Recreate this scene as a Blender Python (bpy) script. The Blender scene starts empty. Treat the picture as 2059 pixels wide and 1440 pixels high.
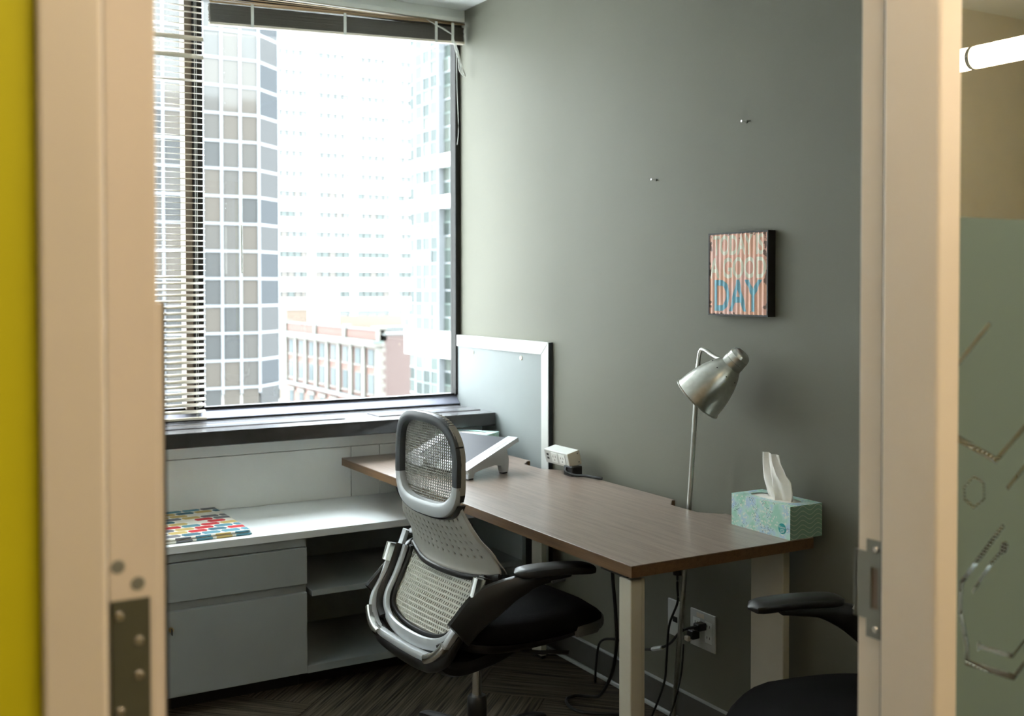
import bpy, bmesh, math, random
from mathutils import Vector, Matrix
random.seed(7)
PI = math.pi
scene = bpy.context.scene
C = scene.collection

# ------------------------------------------------------------------ camera
cam_d = bpy.data.cameras.new('camera')
cam = bpy.data.objects.new('camera', cam_d); C.objects.link(cam)
yaw, pit, roll = 0.523626, 0.022643, -0.000745
fw = Vector((math.sin(yaw)*math.cos(pit), math.cos(yaw)*math.cos(pit), -math.sin(pit)))
rt = Vector((math.cos(yaw), -math.sin(yaw), 0))
up = rt.cross(fw)
r2 = rt*math.cos(roll) + up*math.sin(roll); u2 = -rt*math.sin(roll) + up*math.cos(roll)
M = Matrix((r2, u2, -fw)).transposed().to_4x4(); M.translation = (-2.2400, -4.3515, 1.4178)
cam.matrix_world = M
cam_d.sensor_fit = 'HORIZONTAL'; cam_d.sensor_width = 36
cam_d.lens = 2182.89*36/2059
cam_d.shift_y = (625.135-720)/2059
cam_d.clip_start = .02; cam_d.clip_end = 2000
cam_d.dof.use_dof = True; cam_d.dof.focus_distance = 3.0; cam_d.dof.aperture_fstop = 4.5
scene.camera = cam

# ------------------------------------------------------------------ world, sun, exposure
w = bpy.data.worlds.new('sky'); scene.world = w; w.use_nodes = True
nt = w.node_tree; nt.nodes.clear()
o_ = nt.nodes.new('ShaderNodeOutputWorld'); b_ = nt.nodes.new('ShaderNodeBackground')
b_.inputs[0].default_value = (.93, .975, 1.05, 1); b_.inputs[1].default_value = 24.0
nt.links.new(b_.outputs[0], o_.inputs[0])
sun_d = bpy.data.lights.new('sun', 'SUN'); sun_d.energy = 1.0; sun_d.angle = .03; sun_d.color = (1, .95, .88)
sun = bpy.data.objects.new('sun', sun_d); C.objects.link(sun)
sun.rotation_euler = Vector((.45, .75, -1.0)).to_track_quat('-Z', 'Y').to_euler()
scene.view_settings.view_transform = 'Standard'; scene.view_settings.look = 'None'
scene.view_settings.exposure = 0.0; scene.view_settings.gamma = 1.0
scene.view_settings.use_curve_mapping = False
scene.cycles.use_denoising = True
scene.cycles.max_bounces = 12; scene.cycles.diffuse_bounces = 8; scene.cycles.transparent_max_bounces = 24
scene.cycles.sample_clamp_indirect = 0.0
scene.cycles.caustics_reflective = False; scene.cycles.caustics_refractive = False
TUBE_E = 62.0; FILL_E = 48.0

# ------------------------------------------------------------------ materials
MATS = {}
def srgb(r, g, b):
    f = lambda c: (c/255/12.92) if c/255 <= .04045 else ((c/255+.055)/1.055)**2.4
    return (f(r), f(g), f(b))
def mat(name, col, rough=.5, metal=0., col2=None, scale=12, stretch=(1, 1, 1), bump=0., bscale=None, spec=.5, detail=4, sheen=0):
    if name in MATS: return MATS[name]
    m = bpy.data.materials.new(name); m.use_nodes = True; t = m.node_tree
    p = t.nodes['Principled BSDF']
    p.inputs['Roughness'].default_value = rough; p.inputs['Metallic'].default_value = metal
    p.inputs['Specular IOR Level'].default_value = spec
    if sheen: p.inputs['Sheen Weight'].default_value = sheen
    tc = t.nodes.new('ShaderNodeTexCoord'); mp = t.nodes.new('ShaderNodeMapping')
    mp.inputs['Scale'].default_value = stretch
    nz = t.nodes.new('ShaderNodeTexNoise'); nz.inputs['Scale'].default_value = scale; nz.inputs['Detail'].default_value = detail
    t.links.new(tc.outputs['Object'], mp.inputs[0]); t.links.new(mp.outputs[0], nz.inputs['Vector'])
    cr = t.nodes.new('ShaderNodeValToRGB')
    c2 = col2 or tuple(c*.93 for c in col)
    cr.color_ramp.elements[0].position = .3; cr.color_ramp.elements[1].position = .7
    cr.color_ramp.elements[0].color = (*col, 1); cr.color_ramp.elements[1].color = (*c2, 1)
    t.links.new(nz.outputs['Fac'], cr.inputs[0]); t.links.new(cr.outputs[0], p.inputs['Base Color'])
    if bump:
        bn = t.nodes.new('ShaderNodeBump'); bn.inputs['Strength'].default_value = bump; bn.inputs['Distance'].default_value = .002
        n2 = t.nodes.new('ShaderNodeTexNoise'); n2.inputs['Scale'].default_value = bscale or scale*4
        t.links.new(mp.outputs[0], n2.inputs['Vector'])
        t.links.new(n2.outputs['Fac'], bn.inputs['Height']); t.links.new(bn.outputs[0], p.inputs['Normal'])
    MATS[name] = m; return m
def glass_mat(name, tint, ior=1.5, extra=0.0, rough=0.0):
    m = bpy.data.materials.new(name); m.use_nodes = True; t = m.node_tree; t.nodes.clear()
    out = t.nodes.new('ShaderNodeOutputMaterial'); mx = t.nodes.new('ShaderNodeMixShader')
    tr = t.nodes.new('ShaderNodeBsdfTransparent'); tr.inputs[0].default_value = (*tint, 1)
    gl = t.nodes.new('ShaderNodeBsdfGlossy'); gl.inputs['Roughness'].default_value = rough
    lw_ = t.nodes.new('ShaderNodeLayerWeight'); lw_.inputs[0].default_value = .5
    f0 = ((ior-1)/(ior+1))**2
    fac = N(t, 'ADD', N(t, 'MULTIPLY', N(t, 'POWER', lw_.outputs['Facing'], 5.), 1-f0), f0+extra)
    t.links.new(fac, mx.inputs[0])
    t.links.new(tr.outputs[0], mx.inputs[1]); t.links.new(gl.outputs[0], mx.inputs[2]); t.links.new(mx.outputs[0], out.inputs[0])
    MATS[name] = m; return m
def emit_mat(name, col, s):
    m = bpy.data.materials.new(name); m.use_nodes = True; t = m.node_tree; t.nodes.clear()
    out = t.nodes.new('ShaderNodeOutputMaterial'); e = t.nodes.new('ShaderNodeEmission')
    e.inputs[0].default_value = (*col, 1); e.inputs[1].default_value = s
    t.links.new(e.outputs[0], out.inputs[0]); MATS[name] = m; return m
def N(t, op, a, b=None):
    n = t.nodes.new('ShaderNodeMath'); n.operation = op
    for i, v in enumerate((a, b)):
        if v is None: continue
        if isinstance(v, (int, float)): n.inputs[i].default_value = v
        else: t.links.new(v, n.inputs[i])
    return n.outputs[0]
def mixc(t, fac, a, b):
    n = t.nodes.new('ShaderNodeMix'); n.data_type = 'RGBA'
    for i, v in ((0, fac), (6, a), (7, b)):
        if isinstance(v, (int, float)): n.inputs[i].default_value = v
        elif isinstance(v, tuple): n.inputs[i].default_value = (*v, 1)
        else: t.links.new(v, n.inputs[i])
    return n.outputs[2]
def base(name, rough=.6):
    m = bpy.data.materials.new(name); m.use_nodes = True; t = m.node_tree
    p = t.nodes['Principled BSDF']; p.inputs['Roughness'].default_value = rough
    tc = t.nodes.new('ShaderNodeTexCoord'); sp = t.nodes.new('ShaderNodeSeparateXYZ')
    t.links.new(tc.outputs['Object'], sp.inputs[0])
    MATS[name] = m
    return m, t, p, tc, sp

M_grey = mat('grey_paint', srgb(113, 112, 100), .6, col2=srgb(111, 110, 98), scale=3, bump=.08, bscale=220, spec=.25)
M_board = mat('board_white', srgb(138, 143, 142), .65, scale=5, spec=.3)
M_white = mat('white_paint', srgb(238, 240, 236), .55, scale=5, bump=.05, bscale=200)
M_ceil = mat('ceiling_white', srgb(225, 228, 226), .8)
M_yellow = mat('yellow_paint', srgb(201, 195, 0), .6, col2=srgb(197, 190, 0), scale=2)
M_frame = mat('door_frame_paint', srgb(222, 214, 200), .45, scale=4, bump=.03)
M_door = mat('door_paint', srgb(204, 196, 184), .45, scale=4)
M_dark = mat('dark_bronze', srgb(34, 31, 27), .5, col2=srgb(29, 27, 24), scale=8, spec=.25)
M_brown = mat('mullion_brown', srgb(112, 100, 88), .45)
M_sill = mat('sill_charcoal', srgb(58, 56, 54), .13, col2=srgb(52, 50, 48), scale=30, spec=.6)
M_silltop = mat('sill_top_grey', srgb(122, 120, 122), .14, scale=4, spec=.6)
M_rail = mat('anodised_rail', srgb(150, 152, 166), .32, .4)
M_strike = mat('strike_steel', srgb(128, 132, 126), .45, .4)
M_slat = mat('slat_cream', srgb(228, 218, 200), .4)
M_slatw = mat('slat_white', srgb(225, 226, 218), .4)
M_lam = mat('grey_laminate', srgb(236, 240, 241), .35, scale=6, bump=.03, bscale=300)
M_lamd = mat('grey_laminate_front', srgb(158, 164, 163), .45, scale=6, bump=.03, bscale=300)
M_black = mat('black_plastic', srgb(30, 29, 29), .38)
M_blackf = mat('black_fabric', srgb(15, 15, 17), .9, scale=90, bump=.3, bscale=700, spec=.15)
M_chrome = mat('chrome', (.78, .78, .76), .16, 1.)
M_alu = mat('brushed_aluminium', srgb(208, 208, 202), .3, 1., col2=srgb(192, 192, 186), scale=60, stretch=(1, 1, 1))
M_silver = mat('silver_plastic', srgb(196, 200, 204), .32, .2)
M_charc = mat('charcoal_plastic', srgb(62, 66, 70), .4)
M_taupe = mat('taupe_elastomer', srgb(158, 156, 148), .55, scale=20)
M_net = mat('pale_net', srgb(222, 224, 217), .55)
M_netg = mat('grey_net', srgb(154, 156, 150), .5)
M_leg = mat('desk_leg_paint', srgb(206, 200, 184), .42)
M_plate = mat('ivory_plate', srgb(205, 206, 201), .4)
M_hinge = mat('hinge_steel', srgb(80, 82, 68), .45, .3, scale=40)
M_screw = mat('screw_steel', (.62, .6, .55), .25, 1.)
M_rub = mat('black_rubber', srgb(22, 22, 22), .7)
M_cable = mat('black_cable', srgb(20, 20, 20), .5)
M_brass = mat('brass', (.55, .4, .2), .3, 1.)
M_tissue = mat('tissue_paper', srgb(242, 238, 232), .85, scale=40)
M_teal = mat('teal_print', srgb(20, 150, 150), .5)
M_wprint = mat('white_print', srgb(235, 240, 240), .5)
M_picb = mat('picture_black', srgb(24, 20, 18), .6)
M_base = mat('baseboard_grey', srgb(84, 82, 78), .5)
M_basew = mat('baseboard_pale', srgb(170, 174, 172), .5)

# wood
def wood(name, c1, c2, c3, rough=.32):
    m, t, p, tc, sp = base(name, rough)
    mp = t.nodes.new('ShaderNodeMapping'); mp.inputs['Scale'].default_value = (26, 1.3, 26)
    t.links.new(tc.outputs['Object'], mp.inputs[0])
    n1 = t.nodes.new('ShaderNodeTexNoise'); n1.inputs['Scale'].default_value = 2.2; n1.inputs['Detail'].default_value = 8; n1.inputs['Roughness'].default_value = .65
    t.links.new(mp.outputs[0], n1.inputs['Vector'])
    mp2 = t.nodes.new('ShaderNodeMapping'); mp2.inputs['Scale'].default_value = (160, 5, 160)
    t.links.new(tc.outputs['Object'], mp2.inputs[0])
    n2 = t.nodes.new('ShaderNodeTexNoise'); n2.inputs['Scale'].default_value = 2; n2.inputs['Detail'].default_value = 3
    t.links.new(mp2.outputs[0], n2.inputs['Vector'])
    cr = t.nodes.new('ShaderNodeValToRGB'); e = cr.color_ramp.elements
    e[0].position = .3; e[0].color = (*c1, 1); e[1].position = .72; e[1].color = (*c3, 1)
    k = e.new(.5); k.color = (*c2, 1)
    f = N(t, 'ADD', N(t, 'MULTIPLY', n1.outputs['Fac'], .65), N(t, 'MULTIPLY', n2.outputs['Fac'], .35))
    t.links.new(f, cr.inputs[0]); t.links.new(cr.outputs[0], p.inputs['Base Color'])
    bn = t.nodes.new('ShaderNodeBump'); bn.inputs['Strength'].default_value = .12; bn.inputs['Distance'].default_value = .001
    t.links.new(n2.outputs['Fac'], bn.inputs['Height']); t.links.new(bn.outputs[0], p.inputs['Normal'])
    return m
M_wood = wood('desk_walnut', srgb(114, 97, 87), srgb(143, 126, 114), srgb(164, 147, 135), .30)
M_woode = wood('desk_edge', srgb(84, 60, 38), srgb(106, 78, 50), srgb(120, 91, 61), .4)

# carpet
def carpet():
    m, t, p, tc, sp = base('carpet', .95)
    p.inputs['Specular IOR Level'].default_value = .1
    mp = t.nodes.new('ShaderNodeMapping'); mp.inputs['Scale'].default_value = (3, 110, 1)
    t.links.new(tc.outputs['Object'], mp.inputs[0])
    n1 = t.nodes.new('ShaderNodeTexNoise'); n1.inputs['Scale'].default_value = 1; n1.inputs['Detail'].default_value = 2
    t.links.new(mp.outputs[0], n1.inputs['Vector'])
    n2 = t.nodes.new('ShaderNodeTexNoise'); n2.inputs['Scale'].default_value = 350
    t.links.new(tc.outputs['Object'], n2.inputs['Vector'])
    cr = t.nodes.new('ShaderNodeValToRGB'); e = cr.color_ramp.elements
    e[0].position = .38; e[0].color = (*srgb(50, 45, 39), 1); e[1].position = .62; e[1].color = (*srgb(106, 97, 84), 1)
    f = N(t, 'ADD', N(t, 'MULTIPLY', n1.outputs['Fac'], .8), N(t, 'MULTIPLY', n2.outputs['Fac'], .2))
    t.links.new(f, cr.inputs[0]); t.links.new(cr.outputs[0], p.inputs['Base Color'])
    bn = t.nodes.new('ShaderNodeBump'); bn.inputs['Strength'].default_value = .6; bn.inputs['Distance'].default_value = .003
    t.links.new(f, bn.inputs['Height']); t.links.new(bn.outputs[0], p.inputs['Normal'])
    return m
M_carpet = carpet()

# printed cushion fabric
def cushion_mat():
    m, t, p, tc, sp = base('printed_fabric', .9)
    NX, NY = 15., 23.
    row = N(t, 'FLOOR', N(t, 'MULTIPLY', sp.outputs[1], NY))
    sh = N(t, 'MULTIPLY', N(t, 'MODULO', N(t, 'ADD', row, 100), 2.), .5)
    xx = N(t, 'ADD', N(t, 'MULTIPLY', sp.outputs[0], NX), sh)
    col = N(t, 'FLOOR', xx)
    fx = N(t, 'FRACT', xx); fy = N(t, 'FRACT', N(t, 'MULTIPLY', sp.outputs[1], NY))
    leaf = N(t, 'MULTIPLY', N(t, 'SINE', N(t, 'MULTIPLY', fx, PI)), 1.15)
    ins = N(t, 'LESS_THAN', N(t, 'ABSOLUTE', N(t, 'SUBTRACT', fy, .5)), leaf)
    gap = N(t, 'LESS_THAN', N(t, 'ABSOLUTE', N(t, 'SUBTRACT', fy, .5)), .44)
    ins = N(t, 'MULTIPLY', ins, gap)
    wn = t.nodes.new('ShaderNodeTexWhiteNoise'); wn.noise_dimensions = '2D'
    cb = t.nodes.new('ShaderNodeCombineXYZ'); t.links.new(col, cb.inputs[0]); t.links.new(row, cb.inputs[1])
    t.links.new(cb.outputs[0], wn.inputs['Vector'])
    cr = t.nodes.new('ShaderNodeValToRGB'); cr.color_ramp.interpolation = 'CONSTANT'; e = cr.color_ramp.elements
    cols = [(0, (196, 40, 48)), (.2, (88, 140, 156)), (.42, (196, 170, 104)), (.62, (112, 112, 118)), (.78, (60, 104, 122)), (.88, (222, 218, 206))]
    e[0].position = 0; e[0].color = (*srgb(*cols[0][1]), 1); e[1].position = .2; e[1].color = (*srgb(*cols[1][1]), 1)
    for ps, c in cols[2:]:
        k = e.new(ps); k.color = (*srgb(*c), 1)
    t.links.new(wn.outputs['Value'], cr.inputs[0])
    c = mixc(t, ins, srgb(230, 228, 218), cr.outputs[0])
    t.links.new(c, p.inputs['Base Color'])
    return m
M_cush = cushion_mat()

# tissue box prints
def dots_mat():
    m, t, p, tc, sp = base('dotted_carton', .45)
    n1 = t.nodes.new('ShaderNodeTexNoise'); n1.inputs['Scale'].default_value = 26; t.links.new(tc.outputs['Object'], n1.inputs['Vector'])
    cr = t.nodes.new('ShaderNodeValToRGB'); e = cr.color_ramp.elements
    e[0].position = .38; e[0].color = (*srgb(178, 204, 224), 1); e[1].position = .6; e[1].color = (*srgb(164, 212, 194), 1)
    k = e.new(.5); k.color = (*srgb(190, 222, 216), 1)
    t.links.new(n1.outputs['Fac'], cr.inputs[0])
    v = t.nodes.new('ShaderNodeTexVoronoi'); v.inputs['Scale'].default_value = 130; t.links.new(tc.outputs['Object'], v.inputs['Vector'])
    n2 = t.nodes.new('ShaderNodeTexNoise'); n2.inputs['Scale'].default_value = 34; t.links.new(tc.outputs['Object'], n2.inputs['Vector'])
    wd = N(t, 'MULTIPLY', N(t, 'LESS_THAN', v.outputs['Distance'], .42), N(t, 'GREATER_THAN', n2.outputs['Fac'], .49))
    c = mixc(t, N(t, 'MULTIPLY', wd, .8), cr.outputs[0], srgb(228, 232, 222))
    v2 = t.nodes.new('ShaderNodeTexVoronoi'); v2.inputs['Scale'].default_value = 270; t.links.new(tc.outputs['Object'], v2.inputs['Vector'])
    n3 = t.nodes.new('ShaderNodeTexNoise'); n3.inputs['Scale'].default_value = 22; n3.inputs['Detail'].default_value = 1
    t.links.new(tc.outputs['Object'], n3.inputs['Vector'])
    dd = N(t, 'MULTIPLY', N(t, 'LESS_THAN', v2.outputs['Distance'], .3), N(t, 'LESS_THAN', n3.outputs['Fac'], .43))
    c = mixc(t, dd, c, srgb(64, 100, 108))
    t.links.new(c, p.inputs['Base Color']); return m
def wave_mat():
    m, t, p, tc, sp = base('wavy_carton', .45)
    s = N(t, 'MULTIPLY', N(t, 'SINE', N(t, 'MULTIPLY', sp.outputs[0], 110.)), .006)
    z = N(t, 'MULTIPLY', N(t, 'ADD', sp.outputs[2], s), 80.)
    ln = N(t, 'LESS_THAN', N(t, 'ABSOLUTE', N(t, 'SUBTRACT', N(t, 'FRACT', z), .5)), .09)
    c = mixc(t, ln, srgb(150, 188, 174), srgb(208, 224, 208)); t.links.new(c, p.inputs['Base Color']); return m
M_dots = dots_mat(); M_wave = wave_mat()

# corrugated sign paint
def rust_mat():
    m, t, p, tc, sp = base('worn_peach_paint', .55)
    n1 = t.nodes.new('ShaderNodeTexNoise'); n1.inputs['Scale'].default_value = 9; n1.inputs['Detail'].default_value = 6; t.links.new(tc.outputs['Object'], n1.inputs['Vector'])
    cr = t.nodes.new('ShaderNodeValToRGB'); e = cr.color_ramp.elements
    e[0].position = .35; e[0].color = (*srgb(240, 184, 154), 1); e[1].position = .68; e[1].color = (*srgb(244, 198, 188), 1)
    t.links.new(n1.outputs['Fac'], cr.inputs[0])
    n2 = t.nodes.new('ShaderNodeTexNoise'); n2.inputs['Scale'].default_value = 55; n2.inputs['Detail'].default_value = 6; t.links.new(tc.outputs['Object'], n2.inputs['Vector'])
    # wear grows towards the sheet's own rim
    ey = N(t, 'SUBTRACT', N(t, 'ABSOLUTE', sp.outputs[1]), .117); ez = N(t, 'SUBTRACT', N(t, 'ABSOLUTE', sp.outputs[2]), .117)
    ed = N(t, 'MULTIPLY', N(t, 'MAXIMUM', N(t, 'MAXIMUM', ey, ez), -.05), 9.)
    wr = N(t, 'GREATER_THAN', N(t, 'ADD', n2.outputs['Fac'], ed), .6)
    c = mixc(t, N(t, 'MULTIPLY', wr, .75), cr.outputs[0], srgb(74, 60, 56)); t.links.new(c, p.inputs['Base Color']); return m
M_peach = rust_mat()
M_let1 = mat('cream_lettering', srgb(246, 242, 228), .55, col2=srgb(234, 228, 208), scale=60)
M_let2 = mat('blue_lettering', srgb(132, 190, 210), .55, col2=srgb(120, 176, 196), scale=60)

# glass
M_glass = glass_mat('window_glass', (.93, .96, .95), 1.45)
M_sglass = glass_mat('partition_glass', (.80, .83, .80), 1.5, .18)
def film_mat():
    m = bpy.data.materials.new('frosted_film'); m.use_nodes = True; t = m.node_tree; t.nodes.clear()
    out = t.nodes.new('ShaderNodeOutputMaterial')
    d = t.nodes.new('ShaderNodeBsdfDiffuse'); d.inputs[0].default_value = (.25, .34, .325, 1)
    tl = t.nodes.new('ShaderNodeBsdfTranslucent'); tl.inputs[0].default_value = (.42, .50, .46, 1)
    tr = t.nodes.new('ShaderNodeBsdfTransparent'); tr.inputs[0].default_value = (.8, .86, .8, 1)
    m1 = t.nodes.new('ShaderNodeMixShader'); m1.inputs[0].default_value = .4
    m2 = t.nodes.new('ShaderNodeMixShader'); m2.inputs[0].default_value = .06
    t.links.new(d.outputs[0], m1.inputs[1]); t.links.new(tl.outputs[0], m1.inputs[2])
    t.links.new(m1.outputs[0], m2.inputs[1]); t.links.new(tr.outputs[0], m2.inputs[2]); t.links.new(m2.outputs[0], out.inputs[0])
    MATS['frosted_film'] = m; return m
M_film = film_mat()
M_tube = emit_mat('lit_tube', (1, .79, .58), TUBE_E)
M_fillt = emit_mat('added_fill_tube', (1, .79, .58), FILL_E)

# ------------------------------------------------------------------ geometry helpers
def box(bm, x0, x1, y0, y1, z0, z1, bev=0., seg=2, T=None):
    v = [bm.verts.new(p) for p in ((x0, y0, z0), (x1, y0, z0), (x1, y1, z0), (x0, y1, z0), (x0, y0, z1), (x1, y0, z1), (x1, y1, z1), (x0, y1, z1))]
    f = [bm.faces.new([v[i] for i in q]) for q in ((0, 3, 2, 1), (4, 5, 6, 7), (0, 1, 5, 4), (1, 2, 6, 5), (2, 3, 7, 6), (3, 0, 4, 7))]
    vs = v
    if bev:
        ed = list({e for q in f for e in q.edges})
        r = bmesh.ops.bevel(bm, geom=ed, offset=bev, segments=seg, affect='EDGES', profile=.5)
        vs = list({x for x in r['verts']} | {x for x in v if x.is_valid})
    if T is not None:
        for x in vs:
            if x.is_valid: x.co = T @ x.co
    return bm
def B(x0, x1, y0, y1, z0, z1, bev=0., T=None):
    return box(bmesh.new(), x0, x1, y0, y1, z0, z1, bev, 2, T)
def cyl(bm, p0, p1, r0, r1=None, n=16, cap=True):
    r1 = r0 if r1 is None else r1
    p0, p1 = Vector(p0), Vector(p1); d = (p1-p0).normalized()
    a = d.orthogonal().normalized(); b = d.cross(a)
    A = [bm.verts.new(p0+r0*(a*math.cos(2*PI*i/n)+b*math.sin(2*PI*i/n))) for i in range(n)]
    Bv = [bm.verts.new(p1+r1*(a*math.cos(2*PI*i/n)+b*math.sin(2*PI*i/n))) for i in range(n)]
    for i in range(n): bm.faces.new((A[i], A[(i+1) % n], Bv[(i+1) % n], Bv[i]))
    if cap: bm.faces.new(A[::-1]); bm.faces.new(Bv)
    return bm
def lathe(bm, prof, origin, axis, n=40, cap0=False, cap1=True):
    o = Vector(origin); d = Vector(axis).normalized(); a = d.orthogonal().normalized(); b = d.cross(a)
    rings = []
    for t, r in prof:
        rings.append([bm.verts.new(o+d*t+r*(a*math.cos(2*PI*i/n)+b*math.sin(2*PI*i/n))) for i in range(n)])
    for A, Q in zip(rings, rings[1:]):
        for i in range(n): bm.faces.new((A[i], A[(i+1) % n], Q[(i+1) % n], Q[i]))
    if cap0: bm.faces.new(rings[0][::-1])
    if cap1: bm.faces.new(rings[-1])
    return bm
def smooth_path(pts, n=6):
    P = [Vector(p) for p in pts]; out = []
    for i in range(len(P)-1):
        p0 = P[max(i-1, 0)]; p1 = P[i]; p2 = P[i+1]; p3 = P[min(i+2, len(P)-1)]
        for k in range(n):
            t = k/n
            out.append(.5*((2*p1)+(-p0+p2)*t+(2*p0-5*p1+4*p2-p3)*t*t+(-p0+3*p1-3*p2+p3)*t**3))
    out.append(P[-1]); return out
def sweep(bm, pts, ra, rb=None, n=10, upv=(0, 0, 1), closed=False, power=2.):
    """sweep an (super)ellipse: ra across, rb along upv; ra, rb numbers or lists"""
    L = len(pts); pts = [Vector(p) for p in pts]; U = Vector(upv)
    rb = ra if rb is None else rb
    fa = ra if isinstance(ra, (list, tuple)) else [ra]*L
    fb = rb if isinstance(rb, (list, tuple)) else [rb]*L
    rings = []
    for i in range(L):
        if closed: t = pts[(i+1) % L]-pts[i-1]
        else: t = pts[min(i+1, L-1)]-pts[max(i-1, 0)]
        t.normalize()
        s = t.cross(U)
        if s.length < 1e-4: s = t.orthogonal()
        s.normalize(); v = s.cross(t)
        ring = []
        for k in range(n):
            a = 2*PI*k/n; c, q = math.cos(a), math.sin(a)
            cx = math.copysign(abs(c)**(2/power), c); qx = math.copysign(abs(q)**(2/power), q)
            ring.append(bm.verts.new(pts[i]+s*fa[i]*cx+v*fb[i]*qx))
        rings.append(ring)
    R = range(L if closed else L-1)
    for i in R:
        A, Q = rings[i], rings[(i+1) % L]
        for k in range(n): bm.faces.new((A[k], A[(k+1) % n], Q[(k+1) % n], Q[k]))
    if not closed: bm.faces.new(rings[0][::-1]); bm.faces.new(rings[-1])
    return bm
def link(name, me, m, parent=None, smooth=False):
    if m is not None and not me.materials: me.materials.append(m)
    o = bpy.data.objects.new(name, me); C.objects.link(o)
    if parent is not None: o.parent = parent
    return o
def mk(name, bm, m, parent=None, smooth=False, world=False):
    if world and parent is not None:
        inv = parent.matrix_basis.inverted() if parent.parent is None else (parent.parent.matrix_basis @ parent.matrix_basis).inverted()
        bmesh.ops.transform(bm, matrix=inv, verts=bm.verts)
    bmesh.ops.recalc_face_normals(bm, faces=bm.faces)
    me = bpy.data.meshes.new(name); bm.to_mesh(me); bm.free()
    if smooth:
        for p in me.polygons: p.use_smooth = True
        if hasattr(me, 'set_sharp_from_angle'): me.set_sharp_from_angle(angle=.7)
    return link(name, me, m, parent)
def thing(name, label, cat, loc=(0, 0, 0), rotz=0., group=None, kind=None):
    o = bpy.data.objects.new(name, None); C.objects.link(o); o.empty_display_size = .1
    o.location = loc; o.rotation_euler = (0, 0, rotz)
    if kind: o['kind'] = kind
    if label: o['label'] = label
    if cat: o['category'] = cat
    if group: o['group'] = group
    bpy.context.view_layer.update()
    return o
def tag(o, label, cat, group=None):
    o['label'] = label; o['category'] = cat
    if group: o['group'] = group
    return o
def struct(name, bm, m, label=None):
    o = mk(name, bm, m); o['kind'] = 'structure'
    if label: o['label'] = label
    return o
def dup_tree(root, loc, rotz, label):
    r = root.copy(); C.objects.link(r); r.location = loc; r.rotation_euler = (0, 0, rotz); r['label'] = label
    for ch in root.children:
        c = ch.copy(); C.objects.link(c); c.parent = r
        for g in ch.children:
            d = g.copy(); C.objects.link(d); d.parent = c
    return r
def text_bm(s, size, xs=1., bold=0.):
    cu = bpy.data.curves.new('lettering', 'FONT'); cu.body = s; cu.size = size; cu.offset = size*bold; cu.align_x = 'CENTER'; cu.align_y = 'CENTER'
    ob = bpy.data.objects.new('lettering', cu); C.objects.link(ob)
    dg = bpy.context.evaluated_depsgraph_get(); me = bpy.data.meshes.new_from_object(ob.evaluated_get(dg))
    bm = bmesh.new(); bm.from_mesh(me); bpy.data.objects.remove(ob); bpy.data.meshes.remove(me); bpy.data.curves.remove(cu)
    for v in bm.verts: v.co.x *= xs
    return bm
def interp(tab, z):
    tab = sorted(tab)
    if z <= tab[0][0]: return tab[0][1]
    for (a, va), (b, vb) in zip(tab, tab[1:]):
        if z <= b:
            t = (z-a)/(b-a); t = t*t*(3-2*t)*.5+t*.5
            return va+(vb-va)*t
    return tab[-1][1]

# ------------------------------------------------------------------ room shell
YR, YH = -3.355, -3.470         # room / hall faces of the door wall
ZC = 2.64
XL = -2.32                      # left wall inner face
floor = struct('floor', B(XL-.1, .1, YR-.1, .3, -.06, -.004), M_rub)
# herringbone carpet planks
def herringbone(parent):
    pw, pl = .25, 1.0; ang = PI/4; c0 = Vector((-1.0, -1.2))
    ca, sa = math.cos(ang), math.sin(ang)
    for i in range(-9, 10):
        for j in range(-4, 5):
            for k in (0, 1):
                # standard herringbone lattice (ratio 4:1)
                ox = i*pw + j*pl; oy = i*pw - j*pl
                if k == 0: rx0, ry0, rw, rh = ox, oy, pl, pw
                else: rx0, ry0, rw, rh = ox+pl-pw*0, oy+pw-pl, pw, pl
                bm = bmesh.new(); g = .0012
                if k == 0: box(bm, 0+g, rw-g, 0+g, rh-g, -.004, 0)
                else: box(bm, 0+g, rh-g, 0+g, rw-g, -.004, 0)
                a2 = ang if k == 0 else ang+PI/2
                R = Matrix.Rotation(a2, 4, 'Z')
                lx, ly = (rx0, ry0) if k == 0 else (rx0+rw, ry0)
                T = Matrix.Translation((c0.x+lx*ca-ly*sa, c0.y+lx*sa+ly*ca, 0)) @ R
                Ti = T.inverted()
                for co, no in (((XL, 0, 0), (-1, 0, 0)), ((-.006, 0, 0), (1, 0, 0)), ((0, YR, 0), (0, -1, 0)), ((0, -.25, 0), (0, 1, 0))):
                    if not bm.verts: break
                    p_ = Ti @ Vector(co); n_ = R.inverted() @ Vector(no)
                    bmesh.ops.bisect_plane(bm, geom=bm.verts[:]+bm.edges[:]+bm.faces[:], plane_co=p_, plane_no=n_, clear_outer=True)
                if len(bm.faces) < 3: bm.free(); continue
                o = mk('carpet_plank', bm, M_carpet, parent); o.matrix_local = T
herringbone(floor)
struct('ceiling', B(XL-.1, .1, YR-.1, -.055, ZC, ZC+.1), M_ceil)
struct('trim_1', B(XL, 0, -.055, .02, 2.600, ZC+.1, .002), M_white)          # head of the window
struct('wall_right', B(0, .12, YH, .06, -.06, ZC+.1), M_grey)
struct('wall_left', B(XL-.12, XL, YR-.05, .06, -.06, ZC+.1), M_white)
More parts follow.
